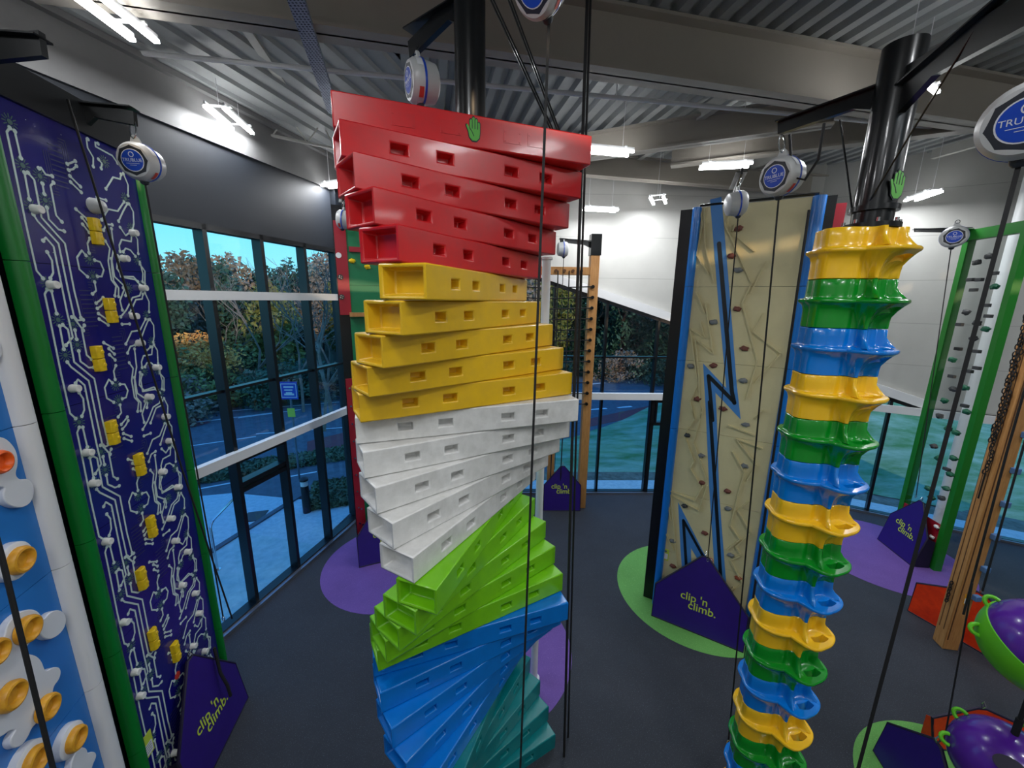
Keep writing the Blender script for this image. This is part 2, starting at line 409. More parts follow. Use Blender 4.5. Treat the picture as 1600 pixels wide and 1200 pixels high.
FM.rect(mb, a, a + .1, 0, 3.1, -.03, .16); FM.rect(mb, a, b, 2.28, 2.38, -.03, .16); FM.rect(mb, a, b, 3.0, 3.1, -.03, .16); FM.rect(mb, a + .12, a + .18, 2.38, 3.0, 0, .16)
mb.build('vent_frame', 'black_frame', w2)
mb = MB(); FM.slab(mb, [(0, 7.12), (uk, 7.12), (FM.L, zM(FM.L)), (FM.L, HT + .1), (0, HT + .1)], -.25, .0)
struct(mb, 'wall_middle', 'panel_wall')
mb = MB(); FM.slab(mb, [(uk, 7.12), (FM.L, zM(FM.L)), (FM.L, zM(FM.L) + .24), (uk, 7.36)], 0, .16)
def zR(u): return max(3.28, zM(FM.L) - .3084 * u * 1.02)
uk2 = (zM(FM.L) - 3.28) / (.3084 * 1.02)
FR.slab(mb, [(0, zR(0)), (uk2, 3.28), (uk2, 3.52), (0, zR(0) + .24)], 0, .16)
struct(mb, 'trim_4', 'white_trim')
mr = [FR.L * k / 5.6 + .25 for k in range(0, 6)]
uR = (Vector((12.45, 9.5, 0)) - FR.A).dot(FR.d)
mr = [uR - 4.34, uR - 2.17, uR, uR + 2.17]
w3 = curtain_rake(3, FR, mr, zR, [0, uk2, FR.L], [(3.18, .2)], [])
mb = MB(); FR.rect(mb, uR - .12, uR + .12, 0, 3.0, -.03, .2); mb.build('mullion', 'black_frame', w3)
mb = MB(); FR.slab(mb, [(0, zR(0)), (uk2, 3.28), (FR.L, 3.28), (FR.L, HT + .1), (0, HT + .1)], -.25, .0)
struct(mb, 'wall_right', 'panel_wall')
mb = MB(); mb.box((16.1, 1.78, HT / 2), (.2, 11.56, HT)); struct(mb, 'wall_side', 'panel_wall')
mb = MB(); mb.box((4.1, -4.1, HT / 2), (23.6, .2, HT)); struct(mb, 'wall_back', 'panel_wall')
# inner sills catching daylight
mb = MB(); FM.rect(mb, 0, FM.L, 0, .055, .14, .2); FR.rect(mb, 0, FR.L, 0, .06, .14, .2); FL.rect(mb, ml[0], uEnd, 0, .06, .17, .25); struct(mb, 'baseboard_window', 'galvanised')

# roof steel
def ibeam(name, p, L0, L1, zb, h, fl, mname='steel_beam', d=bd):
    mb = MB(); p = Vector(p); s_ = Vector((-d.y, d.x, 0)); ang = math.atan2(d.y, d.x)
    c = p + d * (L0 + L1) / 2; L = L1 - L0
    mb.box((c.x, c.y, zb + .02), (L, fl, .04), ang); mb.box((c.x, c.y, zb + h / 2), (L, .03, h), ang); mb.box((c.x, c.y, zb + h - .02), (L, fl, .04), ang)
    return struct(mb, name, mname)
ibeam('trim_5', (.4, 5.8, 0), -5.5, 14.5, 8.95, .74, .34)
ibeam('trim_6', (2.2, 10.42, 0), -5.2, 7.2, 8.95, .5, .26)
d2 = Vector((math.cos(R(-25)), math.sin(R(-25)), 0))
ibeam('trim_7', (2.54, 8.85, 0), -1.3, 3.2, 8.98, .5, .24, d=d2)
ibeam('trim_8', (2.4, .4, 0), -10, 14, 8.95, .74, .34)
ibeam('trim_9', (8.6, 7.6, 0), -5.5, 6, 9.05, .5, .24, d=d2)
# purlins and rails running with the ribs
mb = MB()
for x, y0, y1 in ((-3.4, 5.3, 11.2), (3.9, 6.7, 11.4), (7.0, 7.3, 11.2), (10.5, 7.6, 10.3)):
    p = Vector((x, y0, 9.5)); q = p + rd * (y1 - y0); mb.strap(p, q, .12, .2, bd)
struct(mb, 'trim_10', 'steel_light')
# sprinkler pipe
mb = MB(); p0 = on_floor(0, 62, 9.2); p1 = on_floor(1200, 175, 9.2); d = (p1 - p0).normalized(); mb.tube([p0 + d * .9, p1 + d * 5.5], .035, 8)
for s_ in (1.5, 3.8, 6.1, 8.4, 10.7): q = p0 + d * s_; mb.tube([q, q + Vector((0, 0, .46 if s_ > 3 else .1))], .008, 5)
tag(mb.build('sprinkler_pipe', 'white_trim', smooth=True), 'long white pipe hung under the ribbed roof deck beyond the main beam', 'pipe')
# lattice joist at the left
mb = MB(); a, b = on_floor(300, 186, 9.0), on_floor(522, 232, 9.0); dd = (b - a).normalized(); L = (b - a).length
for z in (0, .45): mb.tube([a + Vector((0, 0, z)), b + Vector((0, 0, z))], .03, 6)
k = 0
while k * .3 < L: p = a + dd * min(k * .3, L); q = a + dd * min(k * .3 + .3, L); mb.tube([p + Vector((0, 0, .45 * (k % 2))), q + Vector((0, 0, .45 * ((k + 1) % 2)))], .014, 5); k += 1
tag(mb.build('lattice_joist', 'steel_light'), 'grey zigzag lattice joist under the roof left of the red blocks', 'joist')
# perforated cable tray
def hole_mat():
    m = mat('perforated_steel', (150, 158, 176), .35, metal=.5); t = m.node_tree; b = t.nodes['Principled BSDF']
    co = t.nodes.new('ShaderNodeTexCoord'); v = t.nodes.new('ShaderNodeTexVoronoi'); v.inputs['Scale'].default_value = 26; v.inputs['Randomness'].default_value = .15
    t.links.new(co.outputs['Object'], v.inputs['Vector']); l = t.nodes.new('ShaderNodeMath'); l.operation = 'LESS_THAN'; l.inputs[1].default_value = .3; t.links.new(v.outputs['Distance'], l.inputs[0])
    mx = t.nodes.new('ShaderNodeMix'); mx.data_type = 'RGBA'; t.links.new(l.outputs[0], mx.inputs['Factor']); mx.inputs['A'].default_value = (*s2l((150, 158, 176)), 1); mx.inputs['B'].default_value = (*s2l((36, 44, 66)), 1)
    t.links.new(mx.outputs['Result'], b.inputs['Base Color'])
hole_mat()
a = on_floor(452, -30, 8.85); b = on_floor(512, 150, 8.85); d = (b - a).normalized(); b = b + d * .6; s_ = Vector((-d.y, d.x, 0))
mb = MB(); mb.strap(a, b, .16, .006, s_); mb.strap(a + s_ * .08 + Vector((0, 0, .03)), b + s_ * .08 + Vector((0, 0, .03)), .06, .006, (0, 0, 1)); mb.strap(a - s_ * .08 + Vector((0, 0, .03)), b - s_ * .08 + Vector((0, 0, .03)), .06, .006, (0, 0, 1))
tag(mb.build('cable_tray', 'perforated_steel'), 'perforated galvanised cable tray running down behind the red blocks from the top edge', 'cable tray')

# ================================================================== LIGHTS (each fitting carries its own lamp)
def lamp(p, q, sep, label, z, group='twin strip lights under the roof', power=None):
    p = Vector((p[0], p[1], z)); q = Vector((q[0], q[1], z)); d = (q - p).normalized(); c = (p + q) / 2; L = (q - p).length; s_ = Vector((-d.y, d.x, 0)); ang = math.atan2(d.y, d.x)
    t = thing('strip_light', label, 'ceiling light', c, ang, group)
    mb = MB()
    for k in (-1, 1): mb.box((0, k * sep / 2, .05), (L + .02, .03, .05))
    for k in (-.35, .35): mb.box((k * L, 0, .075), (.04, sep + .09, .02)); mb.tube([(k * L, 0, .08), (k * L, 0, HT - z - .02)], .005, 5)
    mb.build('housing', 'white_trim', t, world=False)
    for k in (-1, 1):
        mb = MB(); mb.box((0, k * sep / 2, 0), (L, .06, .035)); mb.build('tube', 'lamp_tube', t, world=False)
    ld = bpy.data.lights.new('strip_lamp', 'AREA'); ld.shape = 'RECTANGLE'; ld.size = L; ld.size_y = .055; ld.energy = (power or LAMP_W) / 2; ld.color = (.95, .975, 1)
    for k in (-1, 1): lo = bpy.data.objects.new('strip_lamp', ld); COL.objects.link(lo); lo.parent = t; lo.location = (0, k * sep / 2, -.02)
    return t
LG = 'twin strip lights under the roof'
lamp((-4.08, 3.85), (-4.2, 5.12), .25, 'twin strip light at the top left corner, nearest of the ceiling lights', 8.8)
lamp((-4.58, 6.68), (-4.76, 7.62), .26, 'twin strip light above the left windows, second from the left corner', 8.8)
lamp((-4.3, 9.62), (-3.5, 9.2), .2, 'twin strip light end showing left of the red blocks', 8.45)
lamp((1.1, 8.14), (2.25, 8.38), .22, 'twin strip light just right of the red top blocks', 8.8)
lamp((3.95, 9.09), (4.9, 8.92), .22, 'twin strip light high between the red blocks and the cream wall', 8.8)
lamp((1.75, 10.55), (2.62, 10.7), .16, 'twin strip light seen edge on above the wooden net post', 8.25, power=40)
lamp((3.49, 10.34), (3.8, 11.0), .3, 'short twin strip light over the left top corner of the cream wall', 8.5, power=40)
lamp((9.72, 10.35), (9.5, 9.55), .22, 'twin strip light over the right wall beyond the black post', 8.5)
lamp(tuple(on_floor(1406, 126, 8.78))[:2], tuple(on_floor(1440, 152, 8.78))[:2], .3, 'bright twin strip light end beside the black post arm', 8.78, power=90)
for (x, y) in ((-.8, .2), (3.2, .6), (7.2, 1.2), (-4.4, .6), (9.4, 5.2), (-.6, -2.4), (5, -2.4), (11, 1.5)):
    lamp((x - .1, y - .5), (x + .1, y + .5), .25, 'twin strip light on the roof above and behind the viewer', 8.8)

# ================================================================== OUTSIDE
def ground_mat(name, c1, c2, sc, bump=.0, st=None, rough=.85): return mat(name, c1, rough, noise=.2, nscale=sc, rgb2=c2, bump=bump, bscale=14, stretch=st)
ground_mat('asphalt', (74, 86, 98), (92, 104, 118), 3.); ground_mat('pale_concrete', (188, 208, 218), (160, 184, 198), 8.)
ground_mat('slab_paving', (182, 206, 212), (150, 180, 190), 5.); ground_mat('frosty_grass', (64, 122, 66), (140, 176, 158), .55, bump=.5, st=(1, 2.6, 1)); ground_mat('leaf_litter', (78, 84, 76), (116, 124, 118), 5., bump=.4)
ground_mat('wood_floor', (44, 60, 42), (70, 66, 48), .5); ground_mat('line_white', (214, 226, 232), (190, 204, 214), 6.); ground_mat('red_asphalt', (124, 66, 70), (104, 60, 68), 4.)
def outer(no_room, z): return z
mb = MB(); mb.box((0, 20, -.4), (170, 150, .2)); g = struct(mb, 'forecourt', 'asphalt', 'blue grey asphalt car park outside the windows', 'ground')
mb = MB(); FL.rect(mb, 3, 13.2, -.3, -.24, -2.6, -.05); struct(mb, 'paved_path', 'slab_paving', 'pale slab paving along the left windows', 'paving')
mb = MB(); FL.rect(mb, 3, 16, -.295, -.2, -2.75, -2.6); struct(mb, 'kerb', 'asphalt', 'dark kerb between the slabs and pale concrete', 'kerb')
mb = MB(); mb.prism([(-12.5, 9.0, -.3), (-7.2, 8.2, -.3), (-5.0, 8.9, -.3), (-4.6, 11.4, -.3), (-6.2, 11.2, -.3), (-9, 11.6, -.3), (-13, 10.6, -.3)], (0, 0, .05)); struct(mb, 'concrete_apron', 'pale_concrete', 'pale concrete apron beyond the slabs', 'paving')
mb = MB(); FM.rect(mb, -1, FM.L + 1, -.3, -.1, -1.0, -.26); FR.rect(mb, -1, FR.L, -.3, -.1, -1.0, -.26); struct(mb, 'window_path', 'pale_concrete', 'pale path running along the foot of the middle and right windows', 'path')
mb = MB(); FM.rect(mb, 2, FM.L + 1, -.3, -.12, -1.7, -1.0); FR.rect(mb, -1, FR.L, -.3, -.1, -1.9, -1.0); struct(mb, 'gravel_strip', 'leaf_litter', 'dark leaf strewn gravel strip beside the path', 'gravel')
# paint on the asphalt
mb = MB()
def fl_line(mb, a, b, w, z=-.29):
    a = on_floor(*a, z); b = on_floor(*b, z); d = (b - a).normalized(); s_ = Vector((-d.y, d.x, 0)) * w / 2
    mb.add([a - s_, b - s_, b + s_, a + s_], [(0, 1, 2, 3)])
for a, b, w in (((275, 700), (400, 682), .1), ((310, 764), (395, 748), .1), ((400, 678), (535, 668), .1), ((345, 655), (425, 645), .1), ((450, 745), (495, 737), .1), ((372, 653), (470, 640), .12), ((285, 662), (345, 655), .12), ((290, 640), (540, 618), .14), ((290, 648), (530, 628), .14),
                ((922, 640), (948, 638), .22), ((965, 637), (987, 635), .22), ((935, 675), (1008, 664), .12), ((925, 600), (945, 598), .22), ((985, 594), (1008, 591), .22)):
    fl_line(mb, a, b, w)
mb.build('lane_marking', 'line_white', g)
mb = MB(); mb.add([on_floor(*p, -.292) for p in ((916, 655), (1024, 632), (1024, 645), (916, 668))], [(0, 1, 2, 3)]); mb.add([on_floor(*p, -.292) for p in ((290, 645), (330, 660), (300, 668), (285, 660))], [(0, 1, 2, 3)]); mb.add([on_floor(*p, -.292) for p in ((480, 690), (560, 670), (560, 705), (480, 712))], [(0, 1, 2, 3)])
mb.build('red_surfacing', 'red_asphalt', g)
mb = MB(); mb.add([on_floor(*p, -.28) for p in ((378, 818), (408, 815), (420, 799), (388, 803))], [(0, 1, 2, 3)]); mb.prism([on_floor(*p, -.28) for p in ((378, 818), (408, 815), (420, 799), (388, 803))], (0, 0, .05))
tag(mb.build('drain_cover', 'belay_dark'), 'dark rectangular drain cover in the pale concrete outside', 'drain cover')
# grass bank with frost, rising to the right
import mathutils.noise as mnoise
vs = []; fs = []; NX, NY = 64, 48
def bank(x, y):
    h = 2.9 * math.exp(-((x - 15.5) / 6.5) ** 2 - ((y - 22) / 6.5) ** 2)
    edge = 1.0
    return -.24 + h * edge + .04 * mnoise.noise(Vector((x * .8, y * .8, 0)))
pts = []
for j in range(NY + 1):
    for i in range(NX + 1):
        t_ = j / NY; s_ = i / NX
        # near edge follows the two walls, far edge follows the road
        if s_ < .4: nx_, ny_ = 1.5 + (8.9 - 1.5) * s_ / .4, 13.35 + .1 * s_ / .4
        else: k = (s_ - .4) / .6; nx_, ny_ = 8.9 + 15 * k, 13.45 - 8.4 * k
        if s_ < .4: fx, fy = 2.0 + 7.5 * s_ / .4, 16.6 + 5.5 * s_ / .4
        else: k = (s_ - .4) / .6; fx, fy = 9.5 + 22 * k, 22.1 + 6 * k
        x = nx_ + (fx - nx_) * t_; y = ny_ + (fy - ny_) * t_
        vs.append((x, y, bank(x, y)))
for j in range(NY):
    for i in range(NX): a = j * (NX + 1) + i; fs.append((a, a + 1, a + NX + 2, a + NX + 1))
struct(MB().add(vs, fs), 'grass_bank', 'frosty_grass', 'frosty green grass bank outside the middle and right windows', 'grass', smooth=True, fix=False)
# woods floor
mb = MB(); NX = 40; vs = []; fs = []
for j in range(9):
    for i in range(NX + 1):
        a = R(-75 + 150 * i / NX) ; rr = 31 + j * 7
        if i < 20: rr -= 4 * (1 - i / 20)
        x = rr * math.sin(a); y = rr * math.cos(a) + 2
        vs.append((x, y, -.28 + .55 * j + (.3 if j else 0)))
for j in range(8):
    for i in range(NX): a = j * (NX + 1) + i; fs.append((a, a + 1, a + NX + 2, a + NX + 1))
struct(MB().add(vs, fs), 'woodland_floor', 'wood_floor', 'dark woodland floor beyond the road', 'ground', fix=False)

# --- plants
def leaf_mat(name, c1, c2):
    m = mat(name, c1, .7, noise=.3, nscale=1.3, rgb2=c2); return m
leaf_mat('leaf_dark', (52, 88, 70), (32, 58, 50)); leaf_mat('leaf_mid', (92, 112, 84), (60, 84, 68)); leaf_mat('leaf_rust', (168, 136, 116), (120, 112, 100)); leaf_mat('leaf_orange', (250, 176, 84), (214, 130, 60)); leaf_mat('leaf_red', (120, 40, 46), (84, 44, 46)); leaf_mat('leaf_olive', (150, 146, 76), (96, 104, 62))
mat('bark', (70, 62, 56), .9, noise=.3, nscale=3); mat('bark_pale', (140, 124, 114), .8, noise=.3, nscale=3, rgb2=(96, 84, 78))
def foliage(seed, n, rx, rz, zc, ls, shape=1.0):
    rnd = random.Random(seed); vs = []; fs = []
    lumps = [(rnd.uniform(-.6, .6), rnd.uniform(-.6, .6), rnd.uniform(-.75, .8), rnd.uniform(.3, .55)) for _ in range(16)]
    for i in range(n):
        l = rnd.choice(lumps); d = Vector((rnd.gauss(0, 1), rnd.gauss(0, 1), rnd.gauss(0, 1))).normalized() * l[3] * rnd.uniform(.6, 1.05)
        wz = l[2] + d.z; taper = 1 - max(0, wz) * .45 * shape
        c = Vector(((l[0] * taper + d.x) * rx, (l[1] * taper + d.y) * rx, zc + wz * rz))
        a = Vector((rnd.gauss(0, 1), rnd.gauss(0, 1), rnd.gauss(0, 1))).normalized(); b = a.orthogonal().normalized(); s_ = ls * rnd.uniform(.5, 1.3)
        k = len(vs); vs += [c - a * s_, c + b * s_ * .5, c + a * s_, c - b * s_ * .5]; fs.append((k, k + 1, k + 2, k + 3))
    return vs, fs
def branches(seed, H, depth=5, r0=.11, spread=.5):
    rnd = random.Random(seed); mb = MB()
    def grow(p, d, L, r, k):
        pts = [p]; q = p; dd = d
        for i in range(3):
            dd = (dd + Vector((rnd.gauss(0, .12), rnd.gauss(0, .12), rnd.gauss(0, .05)))).normalized(); q = q + dd * L / 3; pts.append(q)
        mb.tube(pts, [r, r * .9, r * .8, r * .62], 4)
        if k == 0: return
        for i in range(rnd.choice((2, 3, 3))):
            nd = (dd + Vector((rnd.gauss(0, spread), rnd.gauss(0, spread), rnd.gauss(.12, .3)))).normalized(); grow(pts[rnd.choice((2, 3))], nd, L * rnd.uniform(.6, .85), r * .6, k - 1)
    grow(Vector((0, 0, 0)), Vector((0, 0, 1)), H * .36, r0, depth); return mb
TREE = {}
def tree(kind, x, y, z, s, rz, label, group='trees in the woods beyond the road'):
    r_ = thing('tree', label, 'tree', (x, y, z), rz, group)
    if kind not in TREE:
        seed = hash_(kind)
        if kind.startswith('bare'):
            TREE[kind] = (branches(seed, 9, 5, .1, .42).build('branches', 'bark_pale', r_, world=False, fix=False).data, None)
            br = [o for o in r_.children][0]; br.name = 'branches'
        else:
            mname, n_, rx, rz_, zc = dict(dark=('leaf_dark', 3600, 2.3, 4.3, 5.2), mid=('leaf_mid', 3200, 2.6, 3.9, 5.0), rust=('leaf_rust', 3000, 2.5, 4.0, 5.6), olive=('leaf_olive', 3000, 2.3, 3.8, 5.0))[kind]
            vs, fs = foliage(seed, n_, rx, rz_, zc, .26)
            f = MB().add(vs, fs).build('foliage', mname, r_, world=False, fix=False)
            t = branches(seed + 1, 9, 3, .17, .35).build('trunk', 'bark', r_, world=False, fix=False); TREE[kind] = (f.data, t.data)
    else:
        a, b = TREE[kind]
        o = bpy.data.objects.new('foliage' if b else 'branches', a); COL.objects.link(o); o.parent = r_
        if b: o = bpy.data.objects.new('trunk', b); COL.objects.link(o); o.parent = r_
    r_.scale = (s, s, s); return r_
def hash_(k): return sum(ord(c) * (i + 3) for i, c in enumerate(k))
rnd = random.Random(7)
side_ = lambda a: 'left' if a < R(-18) else 'middle' if a < R(30) else 'right'
kinds = ['dark', 'rust', 'mid', 'dark', 'bareA', 'rust', 'dark', 'olive']
KL = dict(dark='dark evergreen tree in the woods seen through the windows', rust='rusty brown leafed tree in the woods seen through the windows', mid='mid green tree in the woods seen through the windows', olive='yellow green tree in the woods seen through the windows', bareA='pale bare branched tree in the woods seen through the windows')
for row, (rr, n_) in enumerate(((33, 21), (38, 23), (43, 24), (49, 24))):
    for i in range(n_):
        a = R(-60 + 114 * (i + .5 * (row % 2)) / n_ + rnd.uniform(-1, 1)); rad = rr + rnd.uniform(-1.5, 1.5)
        if a < R(-20): rad -= 3
        k = kinds[(i * 3 + row * 2 + rnd.randint(0, 2)) % len(kinds)]
        if math.degrees(a) > 8 and math.degrees(a) < 24 and row == 0: k = 'dark'
        s_ = rnd.uniform(.84, .98) * (1 + .07 * row)
        if R(0) < a < R(9): k = ('olive', 'rust')[i % 2]
        if math.degrees(a) > 38: s_ *= .72
        if math.degrees(a) < -12: s_ *= .8
        tree(k, rad * math.sin(a), rad * math.cos(a) + 2, -.1 + .3 * row, s_, rnd.uniform(0, 6), KL[k].replace('the windows', 'the ' + side_(a) + ' windows'), 'woodland trees seen through the ' + side_(a) + ' windows, ' + k.replace('bareA', 'bare') + ' ones')
for (px_, d_, s_) in ((470, 24, 1.0), (500, 20, 1.0), (515, 22, 1.05), (400, 27, 1.0)):
    r = ray(px_, 600); h_ = math.hypot(r.x, r.y); tree('bareB', r.x / h_ * d_, r.y / h_ * d_, -.3, s_, px_, 'pale bare birch like tree standing near the road left of the red and green wall', 'bare pale trees near the left road')
# understorey of shrubs
SH = {}
def shrub(kind, x, y, z, s, label, name='shrub', group=None, rx=2.0, rzz=1.3, n=2600, ls=.13):
    r_ = thing(name, label, 'shrub', (x, y, z), x * 1.3, group)
    if (kind, rx) not in SH:
        vs, fs = foliage(hash_(kind) + int(rx * 10), n, rx, rzz, rzz * .85, ls, .4); SH[(kind, rx)] = MB().add(vs, fs).build('foliage', kind, r_, world=False, fix=False).data
    else: o = bpy.data.objects.new('foliage', SH[(kind, rx)]); COL.objects.link(o); o.parent = r_
    r_.scale = (s, s, s)
for i in range(26):
    a = R(-60 + 110 * i / 26 + rnd.uniform(-1.5, 1.5)); rad = (24.5 if a < R(-15) else 29.5) + rnd.uniform(-.5, 1.5); k = ('leaf_dark', 'leaf_mid', 'leaf_dark', 'leaf_rust', 'leaf_mid')[i % 5]
    if -44 < math.degrees(a) < -36: continue
    shrub(k, rad * math.sin(a), rad * math.cos(a) + 2, -.3, rnd.uniform(.8, 1.15), {'leaf_dark': 'dark green shrub at the edge of the woods', 'leaf_mid': 'mid green shrub at the edge of the woods', 'leaf_rust': 'brown shrub at the edge of the woods'}[k] + ', ' + side_(a) + ' windows', 'shrub', 'roadside shrubs in the ' + side_(a) + ' windows, ' + k[5:] + ' ones')
p = on_floor(318, 632, -.3); q = on_wall(318, 545, (p.x, p.y), (p.x + 1, p.y - .6))
shrub('leaf_orange', p.x * .97, p.y * .97, 1.9, .98, 'bright orange leafed crown of the bush seen through the left windows', 'autumn_bush', rx=2.1, rzz=1.25, n=2600, ls=.11)
shrub('leaf_olive', p.x * .98, p.y * .98, -.3, 1.25, 'wide olive green bush below the orange crown', 'broad_bush', rx=2.7, rzz=1.5, n=4200, ls=.11)
p = on_floor(366, 628, -.3); shrub('leaf_red', p.x, p.y, -.3, .75, 'small dark red bush beside the olive bush', 'red_bush', rx=1.5, rzz=1.3, n=1600, ls=.12)
p = on_floor(1008, 556, -.3); shrub('leaf_red', p.x * .75, p.y * .75, .6, .9, 'dark red shrub seen through the middle window beyond the road', 'red_bush', rx=1.5, rzz=1.3)
mb = MB(); r2 = random.Random(3)
def bed(poly_px, z, n, h, mname, nm, label, cat):
    vs = []; fs = []; pts = [on_floor(*p, z) for p in poly_px]
    for i in range(n):
        a, b, c, d = pts; s_, t_ = r2.random(), r2.random(); p = (a * (1 - s_) + b * s_) * (1 - t_) + (d * (1 - s_) + c * s_) * t_ + Vector((0, 0, r2.random() * h))
        u = Vector((r2.gauss(0, 1), r2.gauss(0, 1), r2.gauss(0, .8))).normalized(); w_ = u.orthogonal().normalized(); L = r2.uniform(.03, .09)
        k = len(vs); vs += [p - u * L, p + w_ * L * .5, p + u * L, p - w_ * L * .5]; fs.append((k, k + 1, k + 2, k + 3))
    o = MB().add(vs, fs).build(nm, mname, fix=False); tag(o, label, cat, kind='stuff')
bed([(270, 748), (560, 702), (560, 716), (270, 765)], -.3, 9000, .3, 'leaf_mid', 'planting', 'low leafy ground cover strip between car park and path', 'planting')
bed([(482, 800), (560, 788), (560, 752), (490, 762)], -.25, 5000, .25, 'leaf_mid', 'planting', 'low leafy ground cover beside the bollard', 'planting')
# street things
p = on_floor(468, 748, -.3); t = thing('parking_sign', 'blue parking sign on a grey pole outside the left windows', 'sign', (p.x, p.y, -.3))
zt = 3.28; mb = MB(); mb.cyl((p.x, p.y, -.3), (p.x, p.y, zt), .035); mb.build('pole', 'galvanised', t, smooth=True)
sdv = Vector((p.y, -p.x, 0)).normalized(); nn = Vector((-p.x, -p.y, 0)).normalized(); rr_ = (sdv + nn * .5).normalized(); nm = Vector((rr_.y, -rr_.x, 0));
if nm.dot(nn) < 0: nm = -nm
c = Vector((p.x, p.y, 2.95)) + nm * .05
F_ = Face((c.x, c.y), (c.x + rr_.x, c.y + rr_.y)); F_.n = nm
mb = MB(); F_.rect(mb, -.28, .28, 2.62, 3.22, 0, .02); mb.build('plate', 'belay_blue', t)
mb = MB()
for a in ((-.24, .24, 3.14, 3.16), (-.24, .24, 2.68, 2.7), (-.25, -.23, 2.68, 3.16), (.23, .25, 2.68, 3.16), (-.16, .16, 3.02, 3.07), (-.14, .12, 2.92, 2.96), (-.16, .16, 2.76, 2.82), (-.1, .1, 2.82, 2.87)): F_.rect(mb, *a, .02, .025)
mb.build('sign_graphics', 'belay_white', t)
mb = MB(); F_.rect(mb, -.12, .12, 2.0, 2.3, -.0, .02); mb.build('notice_plate', 'logo_lime', t)
p = on_floor(480, 800, -.25); t = thing('bollard_light', 'black bollard with a pale glass band near the top, outside', 'bollard', (p.x, p.y, -.25))
MB().lathe((p.x, p.y, -.25), (0, 0, 1), [(0, .11), (.85, .11), (.85, 0)]).build('post', 'black_frame', t, smooth=True)
MB().lathe((p.x, p.y, .6), (0, 0, 1), [(0, .1), (.16, .1)]).build('glass_band', 'belay_white', t, smooth=True)
MB().lathe((p.x, p.y, .76), (0, 0, 1), [(0, .12), (.05, .12), (.1, .06), (.11, 0)]).build('cap', 'black_frame', t, smooth=True)
p = on_floor(340, 890, -.24); t = thing('hoop_rail', 'stainless hoop handrail standing on the slabs outside', 'handrail', (p.x, p.y, -.24))
q = p + Vector((-.28, 1.3, 0)); zt = .95
pts = [p, Vector((p.x, p.y, zt - .1)), p.lerp(q, .05) + Vector((0, 0, zt + .2)), p.lerp(q, .12) + Vector((0, 0, zt + .24)), p.lerp(q, .88) + Vector((0, 0, zt + .24)), p.lerp(q, .95) + Vector((0, 0, zt + .2)), Vector((q.x, q.y, zt - .1)), q]
MB().tube(pts, .026, 8).build('rail', 'chrome', t, smooth=True)
for c in (p, q): MB().cyl(c, c + Vector((0, 0, .015)), .07).build('base_plate', 'chrome', t)

# ================================================================== CLIMBING WALLS AND TOWERS
MOD = 1.25; WH = 7.5
# ---- twisted block tower
TX, TY, TL, TW, BH = -.39, 3.793, 2.2, .381, .25
def block_mesh(name, mname, holes=True, plates=False):
    L, Wd, h = TL / 2, TW / 2, (BH - .003) / 2; mb = MB(); hx = (-.68, -.31, .31, .68); hw, hh = .068, .037
    for s_ in (-1, 1):
        xs = [-L]
        if holes:
            for c in hx: xs += [c - hw, c + hw]
        xs += [L]; zs = [-h, -hh, hh, h] if holes else [-h, h]; y = s_ * Wd
        for i in range(len(xs) - 1):
            for j in range(len(zs) - 1):
                a, b, c, d = xs[i], xs[i + 1], zs[j], zs[j + 1]
                if holes and i % 2 == 1 and j == 1:
                    yi = s_ * (Wd - .1); k = .008
                    mb.add([(a, y, c), (b, y, c), (b, y, d), (a, y, d), (a + k, yi, c + k), (b - k, yi, c + k), (b - k, yi, d - k), (a + k, yi, d - k)], [(0, 1, 5, 4), (1, 2, 6, 5), (2, 3, 7, 6), (3, 0, 4, 7), (4, 5, 6, 7)])
                else: mb.add([(a, y, c), (b, y, c), (b, y, d), (a, y, d)], [(0, 1, 2, 3)])
    for z in (-h, h):
        xs = sorted(set([-L, L] + ([c - hw for c in hx] + [c + hw for c in hx] if holes else [])))
        for a, b in zip(xs[:-1], xs[1:]): mb.add([(a, -Wd, z), (b, -Wd, z), (b, Wd, z), (a, Wd, z)], [(0, 1, 2, 3)])
    for s_ in (-1, 1):
        x = s_ * L; t_ = .026; xi = s_ * (L - .11)
        o = [(x, -Wd, -h), (x, Wd, -h), (x, Wd, h), (x, -Wd, h)]
        if holes: mb_z = (-hh, hh)
        i1 = [(x, -Wd + t_, -h + t_), (x, Wd - t_, -h + t_), (x, Wd - t_, h - t_), (x, -Wd + t_, h - t_)]
        i2 = [(xi, -Wd + t_ + .03, -h + t_ + .012), (xi, Wd - t_ - .03, -h + t_ + .012), (xi, Wd - t_ - .03, h - t_ - .012), (xi, -Wd + t_ + .03, h - t_ - .012)]
        mb.add(o + i1 + i2, [(0, 1, 5, 4), (1, 2, 6, 5), (2, 3, 7, 6), (3, 0, 4, 7), (4, 5, 9, 8), (5, 6, 10, 9), (6, 7, 11, 10), (7, 4, 8, 11), (8, 9, 10, 11)])
    return mb
tw = thing('twisted_block_tower', 'tall tower of long stacked blocks twisting through red, yellow, white, lime, blue and teal', 'climbing tower', (TX, TY, 0))
cols = ['red_plastic', 'yellow_plastic', 'white_plastic', 'lime_plastic', 'blue_plastic', 'teal_plastic']; cache = {}
for k in range(30):
    ci = k // 5; th = R(20.3 + 10 * (5 - abs(k % 10 - 5))); key = (ci, k == 0)
    if key not in cache:
        o = block_mesh('block', cols[ci], holes=k != 0).build('block', cols[ci], tw, world=False, bevel=.011); cache[key] = o
    else:
        o = cache[key].copy(); COL.objects.link(o); o.parent = tw
    o.location = (0, 0, 7.485 - BH * k - BH / 2); o.rotation_euler = (0, 0, th)
    if k == 0: top_block = o
bpy.context.view_layer.update()
MB().cyl((0, 0, 0), (0, 0, .01), .5, 24).build('base_plate', 'black_steel', tw, world=False)
